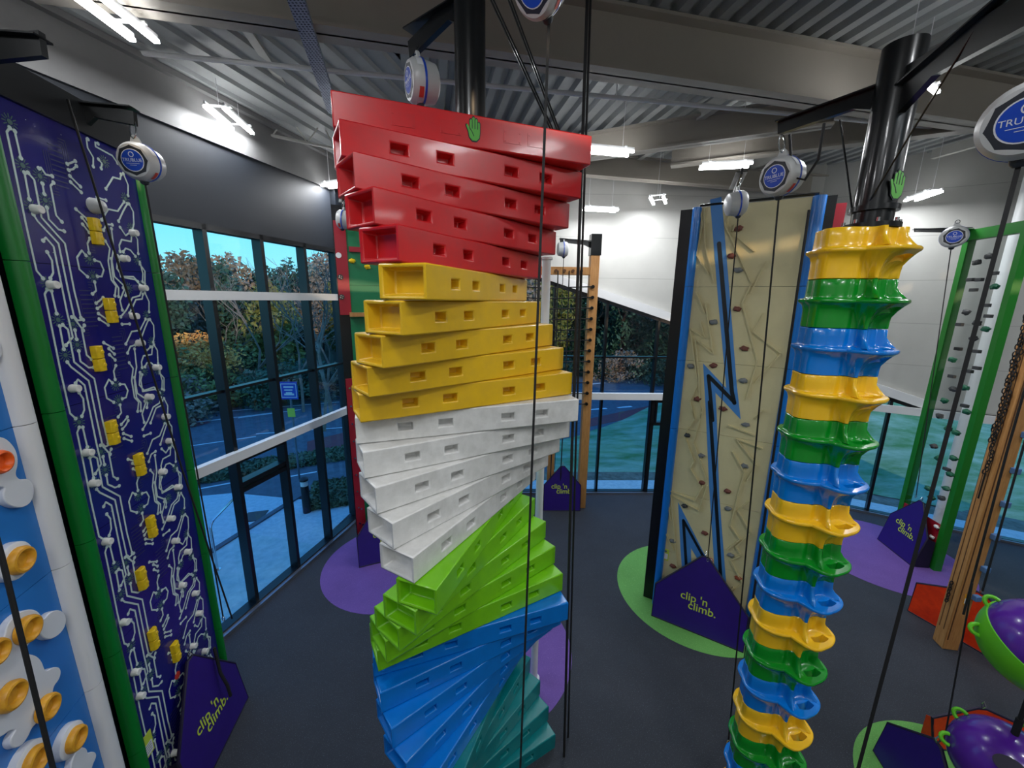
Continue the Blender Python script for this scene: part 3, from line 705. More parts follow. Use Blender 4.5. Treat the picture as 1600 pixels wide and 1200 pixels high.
MB().cyl((0, 0, 7.49), (0, 0, HT - .02), .13, 28).build('post', 'black_steel', tw, world=False, smooth=True)
# blank plates and hand emblem on the topmost block
th = R(20.3); c_, s_ = math.cos(th), math.sin(th)
A = (TX - 1.1 * c_ + TW / 2 * s_, TY - 1.1 * s_ - TW / 2 * c_); B = (TX + 1.1 * c_ + TW / 2 * s_, TY + 1.1 * s_ - TW / 2 * c_)
FT = Face(A, B)
if FT.n.dot(Vector((0, -1, 0))) < 0: FT.n = -FT.n
for (u0, u1) in ((.42, .6), (.8, .97), (1.34, 1.5), (1.56, 1.74)):
    mb = MB(); FT.rect(mb, u0, u1, 7.31, 7.41, 0, .004)
    for a in (u0 + .015, u1 - .015):
        for b in (7.325, 7.395): mb.cyl(FT.pt(a, b, .003), FT.pt(a, b, .008), .005, 8)
    mb.build('blank_plate', 'red_plastic', tw)
def hand(F, u, z, sc, o, parent, flip=1):
    P_ = [(-.36, -.1), (-.3, -.42), (-.1, -.62), (.18, -.62), (.38, -.42), (.42, -.1), (.42, .42), (.36, .5), (.28, .46), (.25, .62), (.18, .68), (.1, .63), (.06, .72), (-.02, .76), (-.09, .7), (-.11, .6), (-.2, .62), (-.27, .54), (-.27, .12), (-.3, .1), (-.4, .3), (-.48, .3), (-.5, .2)]
    def pl(k): return [(u + x * sc * k * flip, z + y * sc * k) for x, y in P_]
    mb = MB(); F.slab(mb, pl(1.12), o, o + .003); b = mb.build('hand_emblem', 'stripe_black', parent)
    mb = MB(); F.slab(mb, pl(1.0), o + .003, o + .006); mb.build('hand_fill', 'hand_green', b)
    mb = MB()
    for a, b0, b1 in ((-.1, .1, .6), (.08, .08, .62), (.26, .08, .5)): F.ribbon(mb, [(u + a * sc * flip, z + b0 * sc), (u + a * sc * flip, z + b1 * sc)], .045 * sc, o + .006, o + .0075, caps=False)
    F.ribbon(mb, [(u - .28 * sc * flip, z + .1 * sc), (u - .12 * sc * flip, z - .1 * sc), (u + .0 * sc, z - .35 * sc)], .045 * sc, o + .006, o + .0075, caps=False)
    mb.build('hand_lines', 'stripe_black', b)
u, z = FT.px(740, 211); hand(FT, u, 7.365, .125, .0015, tw)

# ---- pod tower: rounded moulded rings with rim and loop handle
PC = (3.03, 3.54)
pr_ = Vector((.766, -.643, 0)); pc_ = Vector((-.643, -.766, 0))
def tabl(T):
    T = sorted((a % 360, r) for a, r in T)
    def f(a):
        a %= 360
        for i in range(len(T)):
            a0, r0 = T[i]; a1, r1 = T[(i + 1) % len(T)]
            if i == len(T) - 1: a1 += 360
            aa = a if a >= a0 else a + 360
            if a0 <= aa <= a1: t = (aa - a0) / (a1 - a0); return r0 + (r1 - r0) * t
        return T[0][1]
    return f
body = tabl([(142, .455), (134, .485), (127, .48), (114, .405), (102, .315), (97, .30), (91, .26), (82, .245), (76, .26), (72, .315), (66, .315), (61, .25), (50, .215), (36, .205), (22, .22), (16, .27), (11, .29), (5, .285), (0, .25), (-20, .25), (-60, .33), (-90, .28), (-120, .37), (-160, .31), (180, .39), (158, .45)])
rim = tabl([(146, .48), (138, .50), (128, .505), (121, .495), (109, .45), (100, .40), (90, .352), (79, .385), (70, .43), (60, .455), (52, .452), (42, .43), (26, .415), (12, .40), (2, .385), (-8, .35), (-20, .31), (-35, .31), (-60, .38), (-90, .34), (-120, .43), (-160, .38), (180, .45), (160, .49)])
SH_ = .4125
def pod():
    N = 168; h = SH_ - .003; mb = MB(); vs = []; fs = []
    lev = [(0, 0., -.008), (.005, 0., 0), (.05, .05, 0), (.1, .2, 0), (.15, .48, 0), (.19, .78, 0), (.208, .95, 0), (.216, 1., .004), (.224, 1., .009), (.238, 1., .009), (.246, 1., .002), (.249, .7, 0), (.25, .4, 0), (.256, .15, 0), (.27, .05, 0), (.30, .02, 0), (.34, .0, 0), (h - .006, 0., 0), (h, 0., -.006)]
    for z, f, d in lev:
        for i in range(N):
            a = 360 * i / N; r0, r1 = body(a), rim(a)
            # arms either side of the handle carry the rim up to the body
            arm = max(math.exp(-((a - 68) / 5) ** 2), math.exp(-((a - 8) / 6) ** 2)) if a < 180 else 0
            gap = r1 - r0
            if z < .215: ff = f ** (1 + 5 * max(0, 1 - gap / .13))
            elif z <= .25: ff = f
            else: ff = min(1, f + arm * max(0, 1 - (z - .25) / .1) ** 1.3 * (1 - f) * .85)
            r = (r0 + (r1 - r0) * ff) * .86 + d
            w = R(a); p = pr_ * (r * math.cos(w)) + pc_ * (r * math.sin(w)); vs.append((p.x, p.y, z))
    for k in range(len(lev) - 1):
        for i in range(N): j = (i + 1) % N; fs.append((k * N + i, k * N + j, (k + 1) * N + j, (k + 1) * N + i))
    fs.append(tuple(range(N - 1, -1, -1))); fs.append(tuple((len(lev) - 1) * N + i for i in range(N)))
    return mb.add(vs, fs)
pt = thing('pod_tower', 'slim tower of glossy yellow, green and blue moulded rings with loop handles', 'climbing tower', (PC[0], PC[1], 0))
src = pod().build('ring', 'pod_yellow', None, world=False)
cut = MB(); pts = []
for a0, r0, a1, r1 in ((54, .335, 20, .40),):
    for i in range(9): a = R(a0 + (a1 - a0) * i / 8); pts.append((a, .298))
    for i in range(9): a = R(a1 + (a0 - a1) * i / 8); pts.append((a, .375 - .012 * abs(i - 4) / 4))
pp = [pr_ * (r * .86 * math.cos(a)) + pc_ * (r * .86 * math.sin(a)) + Vector((0, 0, .1)) for a, r in pts]
cut.prism(pp, (0, 0, .3)); co_ = cut.build('cutter', 'pod_yellow', None, world=False)
md = src.modifiers.new('b', 'BOOLEAN'); md.object = co_; md.operation = 'DIFFERENCE'; md.solver = 'EXACT'
dg = bpy.context.evaluated_depsgraph_get(); me0 = bpy.data.meshes.new_from_object(src.evaluated_get(dg)); bpy.data.objects.remove(src); bpy.data.objects.remove(co_)
for p in me0.polygons: p.use_smooth = True
try: me0.set_sharp_from_angle(angle=R(40))
except Exception: pass
pm = {}
for c in ('pod_yellow', 'pod_green', 'pod_blue'): m_ = me0.copy(); m_.materials.clear(); m_.materials.append(MATS[c]); pm[c] = m_
for k in range(16):
    o = bpy.data.objects.new('ring', pm[('pod_yellow', 'pod_green', 'pod_blue')[k % 3]]); COL.objects.link(o); o.parent = pt; o.location = (0, 0, 6.62 - SH_ * (k + 1))
MB().cyl((0, 0, 0), (0, 0, .02), .3, 24).build('base_plate', 'black_steel', pt, world=False)
mb = MB(); mb.cyl((0, 0, 6.62), (0, 0, 7.98), .14, 28); mb.cyl((0, 0, 6.62), (0, 0, 6.66), .2, 28); mb.cyl((0, 0, 6.76), (0, 0, 6.8), .17, 28)
mb.build('post', 'black_steel', pt, world=False, smooth=True)
for i in range(8):
    w = i * math.pi / 4 + .3; MB().cyl((.185 * math.cos(w), .185 * math.sin(w), 6.66), (.185 * math.cos(w), .185 * math.sin(w), 6.69), .014, 8).build('bolt', 'chrome', pt, world=False)
def bracket(parent, p0, p1, h0=.2, h1=.09, t=.05, name='arm'):
    p0, p1 = Vector(p0), Vector(p1); d = (p1 - p0); hd = Vector((d.x, d.y, 0)).normalized(); s_ = Vector((-hd.y, hd.x, 0)) * t / 2
    mb = MB(); top = Vector((0, 0, .0)); poly = [p0 + Vector((0, 0, .02)), p1 + Vector((0, 0, .02)), p1 - Vector((0, 0, h1)) + (p0 - p1) * .02, p0 + (p1 - p0) * .3 - Vector((0, 0, h1)), p0 - Vector((0, 0, h0))]
    mb.prism([q - s_ for q in poly], s_ * 2)
    mb.box(((p0 + p1) / 2 + Vector((0, 0, .02))), ((p1 - p0).length, .14, .012), math.atan2(d.y, d.x))
    return mb.build(name, 'black_steel', parent)
bracket(pt, (PC[0], PC[1], 7.72), (2.6, 4.32, 7.72)); bracket(pt, (PC[0], PC[1], 7.78), (2.5, 1.95, 7.5), h0=.36, h1=.16)
F_ = Face((PC[0], PC[1]), (PC[0] + pr_.x, PC[1] + pr_.y)); F_.n = pc_
hA = R(38); hv = pr_ * math.cos(hA) + pc_ * math.sin(hA); hc = Vector((PC[0], PC[1], 0)) + hv * .142; hr = Vector((-hv.y, hv.x, 0)); hr = hr if hr.dot(pr_) > 0 else -hr
F_ = Face((hc.x, hc.y), (hc.x + hr.x, hc.y + hr.y)); F_.n = hv; hand(F_, 0, 6.93, .15, .0, pt)
# thin rods and slings beneath the arms
mb = MB()
def rods(parent, a, b, sep=.012, r=.006):
    a, b = Vector(a), Vector(b); mb = MB(); s_ = (b - a).cross(Vector((.6, -.8, .1))).normalized() * sep
    mb.tube([a + s_, b + s_], r, 6); mb.tube([a - s_, b - s_], r, 6); return mb.build('tie_rod', 'black_steel', parent)
rods(pt, (2.86, 3.86, 7.58), (2.93, 3.6, 6.7)); rods(pt, (2.96, 3.6, 6.7), (2.75, 2.75, 7.62))
rods(tw, (TX + .1, TY, 8.9), (TX + .86, TY + .45, 7.5), .014, .008); rods(tw, (TX + .1, TY, 8.55), (TX + .78, TY + .34, 7.5), .014, .008)
bracket(tw, (TX, TY, 8.5), (-1.0, 4.25, 8.32), h0=.3, h1=.12); bracket(tw, (TX, TY, 8.75), (.14, 3.06, 8.6), h0=.3, h1=.12)

# ---- generic panelled climbing wall
def edge_col(F, parent, u, r, name, mname, side=1, h=WH, dep=.09):
    """half round corner profile in module lengths"""
    mb = MB(); z = 0
    while z < h - .01:
        z1 = min(z + MOD, h); n = 9; poly = []
        for i in range(n): w = math.pi * i / (n - 1); poly.append((u + side * (r - r * math.cos(w)), dep * math.sin(w)))
        mb.prism([F.pt(a, z + .003, b) for a, b in poly], (0, 0, z1 - z - .006)); z = z1
    return mb.build(name, mname, parent, smooth=True)
def panel_body(F, parent, u0, u1, mname, h=WH, dep=.03, name='panel', mods=MOD):
    mb = MB(); z = 0
    while z < h - .01:
        z1 = min(z + mods, h); F.rect(mb, u0, u1, z + .0025, z1 - .0025, -dep, 0); z = z1
    return mb.build(name, mname, parent)

# ---- circuit board wall
CA, CB = (-3.98, 3.19), (-4.27, 4.85)
FX = Face(CA, CB)
if FX.n.x < 0: FX.n = -FX.n
cw = thing('circuit_wall', 'navy climbing wall printed with white circuit tracks between green edges, at the left', 'climbing wall', (CA[0], CA[1], 0))
uL0 = .13; uR0 = FX.L - .1
panel_body(FX, cw, uL0, uR0, 'navy_panel')
edge_col(FX, cw, -.03, .08, 'edge_column', 'edge_green'); edge_col(FX, cw, FX.L - .1, .055, 'edge_column', 'edge_green', dep=.06)
mb = MB(); FX.rect(mb, -.05, FX.L + .02, 0, WH, -.55, -.032); mb.build('backing', 'black_frame', cw)
mb = MB(); FX.rect(mb, -.1, FX.L - .1, WH, WH + .3, -.1, .03); mb.build('header', 'black_steel', cw)
tr = MB(); dl = MB(); st = MB()
# track drawing for one module, in crop pixels of a sight-line tracing of the wall between seams 6.25 m and 5.00 m
T1 = [[(200, 240), (182, 275), (215, 430), (300, 850), (365, 1135), (405, 1172)], [(430, 985), (460, 1030), (468, 1110), (450, 1155)], [(230, 250), (268, 415)], [(405, 918), (422, 890), (470, 932), (500, 1080), (555, 1350), (590, 1500), (548, 1570)],
      [(290, 505), (320, 672)], [(312, 497), (350, 530), (395, 765), (540, 885), (600, 1190), (640, 1350)], [(345, 765), (372, 800), (500, 900), (560, 1190), (600, 1370), (655, 1430)], [(378, 440), (392, 430), (420, 465), (460, 460)],
      [(400, 535), (412, 600)], [(428, 685), (440, 760), (500, 805), (535, 803)], [(468, 500), (450, 530), (485, 715), (520, 745)],
      [(670, 915), (645, 890), (615, 950), (630, 1025), (680, 1055)], [(725, 925), (760, 925), (782, 970), (770, 1020), (742, 1030)], [(725, 1075), (735, 1130), (712, 1160)], [(690, 890), (680, 830), (695, 790)],
      [(553, 340), (580, 320), (603, 300)], [(562, 378), (590, 360), (610, 330)], [(570, 415), (635, 460)], [(575, 455), (640, 497)], [(608, 625), (678, 665)], [(645, 668), (685, 707)], [(650, 712), (690, 750)], [(740, 492), (795, 490)],
      [(870, 60), (905, 110), (905, 200)], [(725, 20), (715, 60), (730, 150), (835, 170), (868, 208)], [(905, 265), (935, 330), (935, 402)], [(890, 275), (885, 310), (840, 315), (795, 412)], [(910, 455), (870, 535), (810, 545), (768, 635)],
      [(930, 460), (905, 520), (875, 602)], [(942, 458), (968, 500), (972, 580), (965, 622)], [(970, 640), (995, 680), (1000, 775)], [(958, 655), (955, 710), (895, 720), (880, 765), (885, 805)], [(905, 800), (920, 770), (950, 770), (982, 800)],
      [(885, 640), (920, 682), (945, 655)], [(780, 700), (800, 652), (835, 642)], [(830, 670), (845, 800), (832, 880), (850, 990), (910, 1030)], [(792, 770), (820, 810), (810, 900), (830, 1020), (860, 1052), (853, 1120)], [(870, 840), (865, 930), (900, 970), (970, 945), (998, 968)],
      [(1010, 830), (1030, 900), (1028, 958)], [(1020, 1020), (1010, 1060), (965, 1090), (925, 1190), (890, 1250)], [(915, 1045), (885, 1140), (900, 1200)], [(748, 230), (770, 250), (765, 285)], [(662, 20), (668, 100), (680, 180), (715, 230), (715, 292)]]
STAR = [(280, 460), (332, 715), (385, 490), (418, 640), (693, 930), (715, 1040), (785, 230), (918, 430), (955, 620), (900, 830), (1020, 990), (200, 200), (852, 30)]
def cpx(x, y, o=.0): return FX.px(30 + x / 4.615, 400 + y / 4.615, o)
T1u = [[cpx(*p) for p in L] for L in T1]; STu = [cpx(*p) for p in STAR]
def clampu(p): return (min(max(p[0], uL0 + .02), uR0 - .015), p[1])
for mod in range(-4, 2):
    for i, L in enumerate(T1u):
        q = [clampu((u, z + mod * MOD)) for u, z in L]
        q = [(u, min(z, WH - .03)) for u, z in q if z > .03]
        if len(q) > 1 and min(z for u, z in q) < WH - .05: FX.ribbon(tr, q, .0165, .0005, .003, r=.0185)
    for i, (u, z) in enumerate(STu):
        z += mod * MOD
        if not .1 < z < WH - .1: continue
        FX.slab(st, [(u + .022 * math.cos(k * math.pi / 4), z + .022 * math.sin(k * math.pi / 4)) for k in range(8)], .0, .0025)
        for k in range(12): w = k * math.pi / 6; FX.ribbon(st, [(u + .032 * math.cos(w), z + .032 * math.sin(w)), (u + .058 * math.cos(w), z + .058 * math.sin(w))], .008, 0, .0018, caps=False)
    for (cx, cy, du) in ((500, 380, 0), (725, 700, 0)):
        u, z = cpx(cx, cy); z += mod * MOD
        if not .3 < z < WH - .3: continue
        for k in range(9): FX.ribbon(dl, [(u - .06, z + .17 - k * .042), (u + .06, z + .17 - k * .042)], .01, 0, .0015, caps=False)
        for s_ in (-1, 1):
            for k in range(3): a = .075 + k * .022; FX.ribbon(dl, [(u + s_ * .05, z + s_ * (.2 + k * .025)), (u + s_ * a, z + s_ * (.2 + k * .025)), (u + s_ * a, z - s_ * .1)], .006, 0, .0013, caps=False)
tr.build('circuit_track', 'trace_white', cw, fix=False); dl.build('chip_outline', 'trace_dull', cw, fix=False); st.build('solder_star', 'star_green', cw, fix=False)
mb = MB()
for mod in range(6):
    for (u, dz) in ((.4, .1), (.42, -.1), (.75, .1), (.73, -.1), (1.15, .12), (1.3, -.08), (1.42, .07), (1.2, -.14)):
        z = (mod + 1) * MOD + dz
        if z < WH: mb.add([FX.pt(u + .004 * math.cos(k * 1.05), z + .004 * math.sin(k * 1.05), .0032) for k in range(6)], [(0, 1, 2, 3, 4, 5)])
mb.build('screw', 'trace_white', cw, fix=False)
# projecting holds
def knob(F, parent, px, py, r=.036, L=.062, mname='hold_white', name='knob_hold'):
    u, z = F.px(px, py, L * .6); p = F.pt(u, z, 0)
    mb = MB(); mb.lathe(p, F.n, [(0, r * 1.05), (.01, r * 1.1), (L * .5, r * .92), (L * .85, r * .98), (L * .97, r * .9), (L, r * .6), (L - .006, .0)], 16)
    return mb.build(name, mname, parent, smooth=True)
KN = [(60, 327), (85, 445), (211, 364), (197, 404), (226, 450), (212, 494), (221, 536), (247, 574), (119, 607), (140, 707), (150, 755), (170, 846), (235, 620), (261, 651), (267, 689), (256, 737), (280, 761), (269, 810), (276, 845), (295, 862), (197, 972), (214, 1050), (222, 1087), (287, 914), (307, 927), (313, 958), (304, 1009), (322, 1017), (275, 1176)]
for p in KN: knob(FX, cw, *p)
u, z = FX.px(154, 322, .05); MB().lathe(FX.pt(u, z), FX.n, [(0, .075), (.05, .07), (.09, .05), (.1, 0)], 18).build('round_hold', 'belay_shell', cw, smooth=True)
for (x, y) in ((157, 362), (180, 485), (161, 560), (183, 675), (225, 725), (243, 822), (228, 903), (246, 997), (280, 1017)):
    u, z = FX.px(x, y, .06); hb = None
    for k in (0, 1):
        z0 = z + (.002 if k else -.125); mb = MB(); a, b, t_ = u - .052, u + .052, .05
        pl = [(a, 0), (a + .008, t_), (a + .03, t_ + .012), (b - .02, t_ + .004), (b, t_ - .02), (b, 0)]
        mb.prism([FX.pt(x_, z0, o_) for x_, o_ in pl], (0, 0, .122))
        mb.cyl(FX.pt(u + .01, z0 + .06, t_), FX.pt(u + .01, z0 + .06, t_ + .014), .024, 14, .02)
        o = mb.build('block_hold', 'hold_yellow', cw, bevel=.006)
u, z = FX.px(277, 1055); MB().cyl(FX.pt(u, z, 0), FX.pt(u, z, .006), .045, 20).build('grade_disc', 'belay_red', cw)
u, z = FX.px(232, 1165); mb = MB(); FX.rect(mb, u - .1, u + .06, z - .12, z + .16, .0, .006); pl = mb.build('instruction_plate', 'logo_lime', cw)
mb = MB(); FX.rect(mb, u - .085, u + .045, z - .1, z + .04, .006, .008); mb.build('instruction_paper', 'belay_white', pl)
for k in range(4): 
    mb = MB(); FX.rect(mb, u - .075, u + .03, z + .02 - k * .03, z + .026 - k * .03, .008, .009); mb.build('print_line', 'belay_dark', pl)
bracket(cw, (-4.2, 4.2, 7.78), (-3.72, 4.28, 7.72), h0=.25, h1=.1); bracket(cw, (-4.02, 3.3, 7.78), (-3.5, 3.35, 7.86), h0=.25, h1=.14)

# ---- cloud wall (nearest left)
DA, DB = (-3.36, 1.36), (-3.85, 2.99)
FD = Face(DA, DB)
if FD.n.x < 0: FD.n = -FD.n
dw = thing('cloud_wall', 'bright blue climbing wall with white cloud shapes and ring holds, at the far left edge', 'climbing wall', (DA[0], DA[1], 0))
panel_body(FD, dw, 0, FD.L - .17, 'cloud_blue'); edge_col(FD, dw, FD.L - .17, .085, 'edge_column', 'edge_white', dep=.07)
mb = MB(); FD.rect(mb, 0, FD.L, 0, WH, -.5, -.032); FD.rect(mb, FD.L - .02, FD.L + .02, 0, WH, -.5, -.03); mb.build('backing', 'black_frame', dw)
def cloud(poly, o=.05, mname='cloud_white'):
    pts = [FD.px(x, y, o) for x, y in poly]
    # smooth the outline
    for _ in range(2):
        q = []
        for i in range(len(pts)):
            a, b = pts[i], pts[(i + 1) % len(pts)]; q += [(a[0] * .75 + b[0] * .25, a[1] * .75 + b[1] * .25), (a[0] * .25 + b[0] * .75, a[1] * .25 + b[1] * .75)]
        pts = q
    pts = [(max(min(u, FD.L - .03), .0), z) for u, z in pts]
    mb = MB(); FD.slab(mb, pts, 0, o); return mb.build('cloud_relief', mname, dw, bevel=.006)
c7 = lambda L: [(x / 4, 900 + y / 4) for x, y in L]
cloud(c7([(-120, 440), (0, 415), (30, 385), (45, 310), (80, 260), (140, 215), (210, 205), (250, 230), (265, 268), (285, 265), (310, 228), (365, 207), (408, 232), (418, 290), (390, 350), (330, 396), (280, 392), (255, 365), (235, 350), (205, 400), (165, 445), (170, 485), (225, 495), (262, 530), (282, 590), (300, 590), (335, 568), (372, 568), (385, 600), (370, 650), (335, 690), (330, 760), (290, 850), (240, 910), (200, 950), (180, 1000), (140, 1060), (90, 1078), (62, 1050), (75, 1000), (105, 960), (60, 965), (20, 1000), (-120, 1060)]))
cloud([(-30, 680), (5, 682), (18, 692), (27, 706), (29, 725), (24, 742), (32, 750), (45, 747), (53, 757), (54, 772), (48, 787), (34, 794), (18, 791), (8, 784), (5, 772), (9, 762), (0, 760), (-30, 770)])
cloud([(-20, 528), (0, 532), (5, 545), (3, 560), (-20, 570)])
cloud(c7([(440, 1240), (450, 1150), (480, 1090), (520, 1065), (545, 1080), (550, 1110), (570, 1096), (600, 1100), (605, 1130), (580, 1180), (560, 1260)]))
def egg(px, py, rpx, white=True, ym='egg_yellow'):
    o = .06 if not white else .03; u, z = FD.px(px, py, .08); p = FD.pt(u, z, 0); r = rpx
    if white: MB().lathe(p, FD.n, [(0, r * 1.4), (.05, r * 1.38), (.06, r * 1.2), (.06, 0)], 28).build('white_pad', 'cloud_white', dw, smooth=True)
    t0 = .055; prof = [(t0, r), (t0 + .03, r * 1.03), (t0 + .05, r * .92), (t0 + .055, r * .78), (t0 + .045, r * .62), (t0 + .02, r * .52), (t0 + .012, 0)]
    MB().lathe(p, FD.n, prof, 28).build('ring_hold', ym, dw, smooth=True)
for (x, y, r, w_, mm_) in ((45, 983, .098, 0, 'egg_yellow'), (20, 1087, .1, 0, 'egg_yellow'), (76, 1105, .095, 0, 'egg_yellow'), (34, 875, .1, 1, 'egg_yellow'), (120, 1154, .095, 1, 'egg_yellow'), (57, 1188, .1, 1, 'egg_yellow'), (-6, 1020, .09, 0, 'egg_yellow'), (0, 722, .085, 0, 'egg_orange')):
    egg(x, y, r, w_, mm_)

# ---- cream lightning wall
EA, EB = (2.93, 6.86), (4.42, 5.96)
FE = Face(EA, EB)
if FE.n.y > 0: FE.n = -FE.n
ew = thing('lightning_wall', 'cream climbing wall with a blue and black lightning stripe and blue edges, in the centre right', 'climbing wall', (EA[0], EA[1], 0))
panel_body(FE, ew, .12, FE.L - .16, 'cream_panel'); edge_col(FE, ew, -.01, .07, 'edge_column', 'edge_blue'); edge_col(FE, ew, FE.L - .17, .085, 'edge_column', 'edge_blue')
mb = MB(); FE.rect(mb, .0, FE.L - .02, 0, WH, -.8, -.032); FE.rect(mb, -.2, -.005, 0, WH, -.5, -.06); mb.build('backing', 'black_frame', ew)
MB().tube([FE.pt(.1, WH + .03, 0), FE.pt(FE.L - .1, WH + .03, 0)], .02, 8).build('top_rail', 'black_steel', ew, smooth=True)
mb = MB(); FE.rect(mb, FE.L - .02, FE.L + .12, 0, WH, -.3, -.05); mb.build('edge_return', 'black_frame', ew)
mb = MB(); FE.rect(mb, FE.L + .12, FE.L + .3, 0, WH - .02, -.75, -.55); mb.build('rear_panel', 'wall_red', ew)
c4 = lambda L: [FE.px(1020 + x / 3.3346, 300 + y / 3.3346) for x, y in L]   # upper tracing
c5 = lambda L: [FE.px(1000 + x / 3.2423, 640 + y / 3.2423) for x, y in L]   # lower tracing
mb = MB()
FE.slab(mb, c4([(298, 40), (358, 25), (398, 500), (437, 1000), (458, 1185), (383, 1022), (340, 560)]), 0, .004)
FE.slab(mb, c4([(262, 893), (383, 1022), (458, 1185), (326, 1045)]), .0, .0042)
fpx = lambda L: [FE.px(x, y) for x, y in L]
FE.slab(mb, fpx([(1098.6, 567.8), (1117.8, 613.4), (1119.5, 640), (1124, 776), (1136, 927), (1121, 920), (1117.5, 905), (1108, 760), (1102.7, 640)]), 0, .0044)
FE.slab(mb, c5([(193, 468), (235, 560), (258, 700), (262, 860), (216, 860), (205, 700)]), 0, .004)
FE.slab(mb, c5([(193, 468), (390, 858), (400, 930), (375, 900), (258, 700), (225, 600)]), 0, .0042)
mb.build('lightning_stripe', 'stripe_blue', ew, fix=False)
mb = MB()
for pts, w_ in ((c4([(345, 268), (412, 1040), (425, 1100)]), .062), (c4([(290, 958), (425, 1095)]), .062), (c4([(290, 958), (312, 1190)]) , .055), (c5([(352, -40), (378, 350), (412, 900)]), .055), (c5([(220, 560), (236, 815)]), .05), (c5([(220, 560), (395, 880)]), .05)):
    FE.ribbon(mb, pts, w_, .004, .0065, caps=False)
mb.build('lightning_core', 'stripe_black', ew, fix=False)
mb = MB()
RID4 = [[(248, 95), (260, 170), (230, 330), (288, 425)], [(268, 90), (272, 270), (318, 472)], [(228, 528), (270, 628)], [(275, 580), (315, 845), (222, 765), (240, 960), (250, 1180)], [(250, 678), (270, 760), (195, 712), (235, 1000), (195, 1085), (215, 1175)], [(392, 120), (378, 175), (515, 475), (465, 578), (545, 880), (487, 1078)], [(440, 235), (530, 310)], [(418, 205), (425, 170)], [(588, 365), (510, 525)], [(577, 632), (525, 730), (668, 842), (535, 988)], [(575, 1138), (530, 1180)]]
RID5 = [[(262, 0), (278, 48), (222, 125), (275, 262), (255, 298), (308, 385)], [(320, -10), (270, 165), (340, 355)], [(318, 385), (280, 460), (135, 402), (157, 560)], [(340, 385), (300, 510), (158, 430), (188, 790)], [(135, 628), (170, 710)], [(450, 80), (577, 128)], [(620, 195), (487, 147), (590, 278), (543, 355)], [(470, 212), (528, 315), (457, 585), (505, 655), (438, 708)], [(552, 462), (495, 510), (563, 625), (485, 690), (512, 735), (458, 760), (520, 880), (470, 920)], [(620, 5), (580, 45)], [(190, 808), (165, 850)], [(473, 898), (450, 925)], [(470, 935), (520, 1020)]]
for L in RID4: FE.ribbon(mb, c4(L), .02, 0, .038, caps=False)
for L in RID5: FE.ribbon(mb, c5(L), .02, 0, .038, caps=False)
mb.build('relief_ridge', 'cream_relief', ew, fix=False)
rnd = random.Random(5)
def rock(F, parent, u, z, r, mname, name='rock_hold', sq=1.0):
    mb = MB(); p = F.pt(u, z, r * .3); mb.sphere((0, 0, 0), 1, 10, 7)
    up = Vector((0, 0, 1)); a = rnd.uniform(-.6, .6)
    q = []
    for v in mb.v:
        k = r * (1 + .25 * math.sin(v.x * 5 + z * 3) * math.cos(v.z * 4 + u * 7)); xx = v.x * math.cos(a) - v.z * math.sin(a); zz = v.x * math.sin(a) + v.z * math.cos(a)
        q.append(p + F.d * xx * k * 1.15 + up * zz * k * .8 * sq + F.n * v.y * k * .75)
    mb.v = q; return mb.build(name, mname, parent, smooth=True)
for x, y, m_ in ((447, 191, 'hold_brown'), (410, 333, 'hold_brown'), (445, 407, 'hold_grey'), (440, 610, 'hold_brown'), (317, 678, 'hold_grey'), (475, 815, 'hold_brown'), (197, 907, 'hold_grey'), (317, 903, 'hold_brown'), (471, 983, 'hold_grey'), (231, 1078, 'hold_brown'), (367, 1128, 'hold_brown')):
    u, z = FE.px(1020 + x / 3.3346, 300 + y / 3.3346); rock(FE, ew, u, z, .055, m_)
for x, y, m_ in ((535, 75, 'hold_grey'), (239, 128, 'hold_dark'), (311, 232, 'hold_grey'), (531, 284, 'hold_grey'), (314, 368, 'hold_brown'), (443, 412, 'hold_brown'), (225, 486, 'hold_dark'), (446, 500, 'hold_grey'), (329, 624, 'hold_brown'), (166, 663, 'hold_grey'), (460, 735, 'hold_grey'), (168, 791, 'hold_brown'), (498, 851, 'hold_rust')):
    u, z = FE.px(1000 + x / 3.2423, 640 + y / 3.2423); rock(FE, ew, u, z, .05, m_)
u, z = FE.px(1110, 875); mb = MB(); mb.cyl(FE.pt(u, z, 0), FE.pt(u, z, .008), .045, 22); gd = mb.build('grade_disc', 'belay_red', ew); MB().lathe(FE.pt(u, z, .008), FE.n, [(0, .026), (.003, .02), (.003, .03), (0, .034)], 20).build('disc_mark', 'belay_white', gd)
u, z = FE.px(1039, 866); mb = MB(); FE.rect(mb, u - .07, u + .07, z - .12, z + .12, 0, .008); ip = mb.build('instruction_plate', 'logo_lime', ew)
mb = MB(); FE.rect(mb, u - .055, u + .055, z - .09, z + .03, .008, .01); mb.build('instruction_paper', 'belay_white', ip)
mb = MB(); mb.cyl(FE.pt(u + .01, z + .075, .008), FE.pt(u + .01, z + .075, .011), .022, 16); mb.build('instruction_symbol', 'hold_grey', ip)

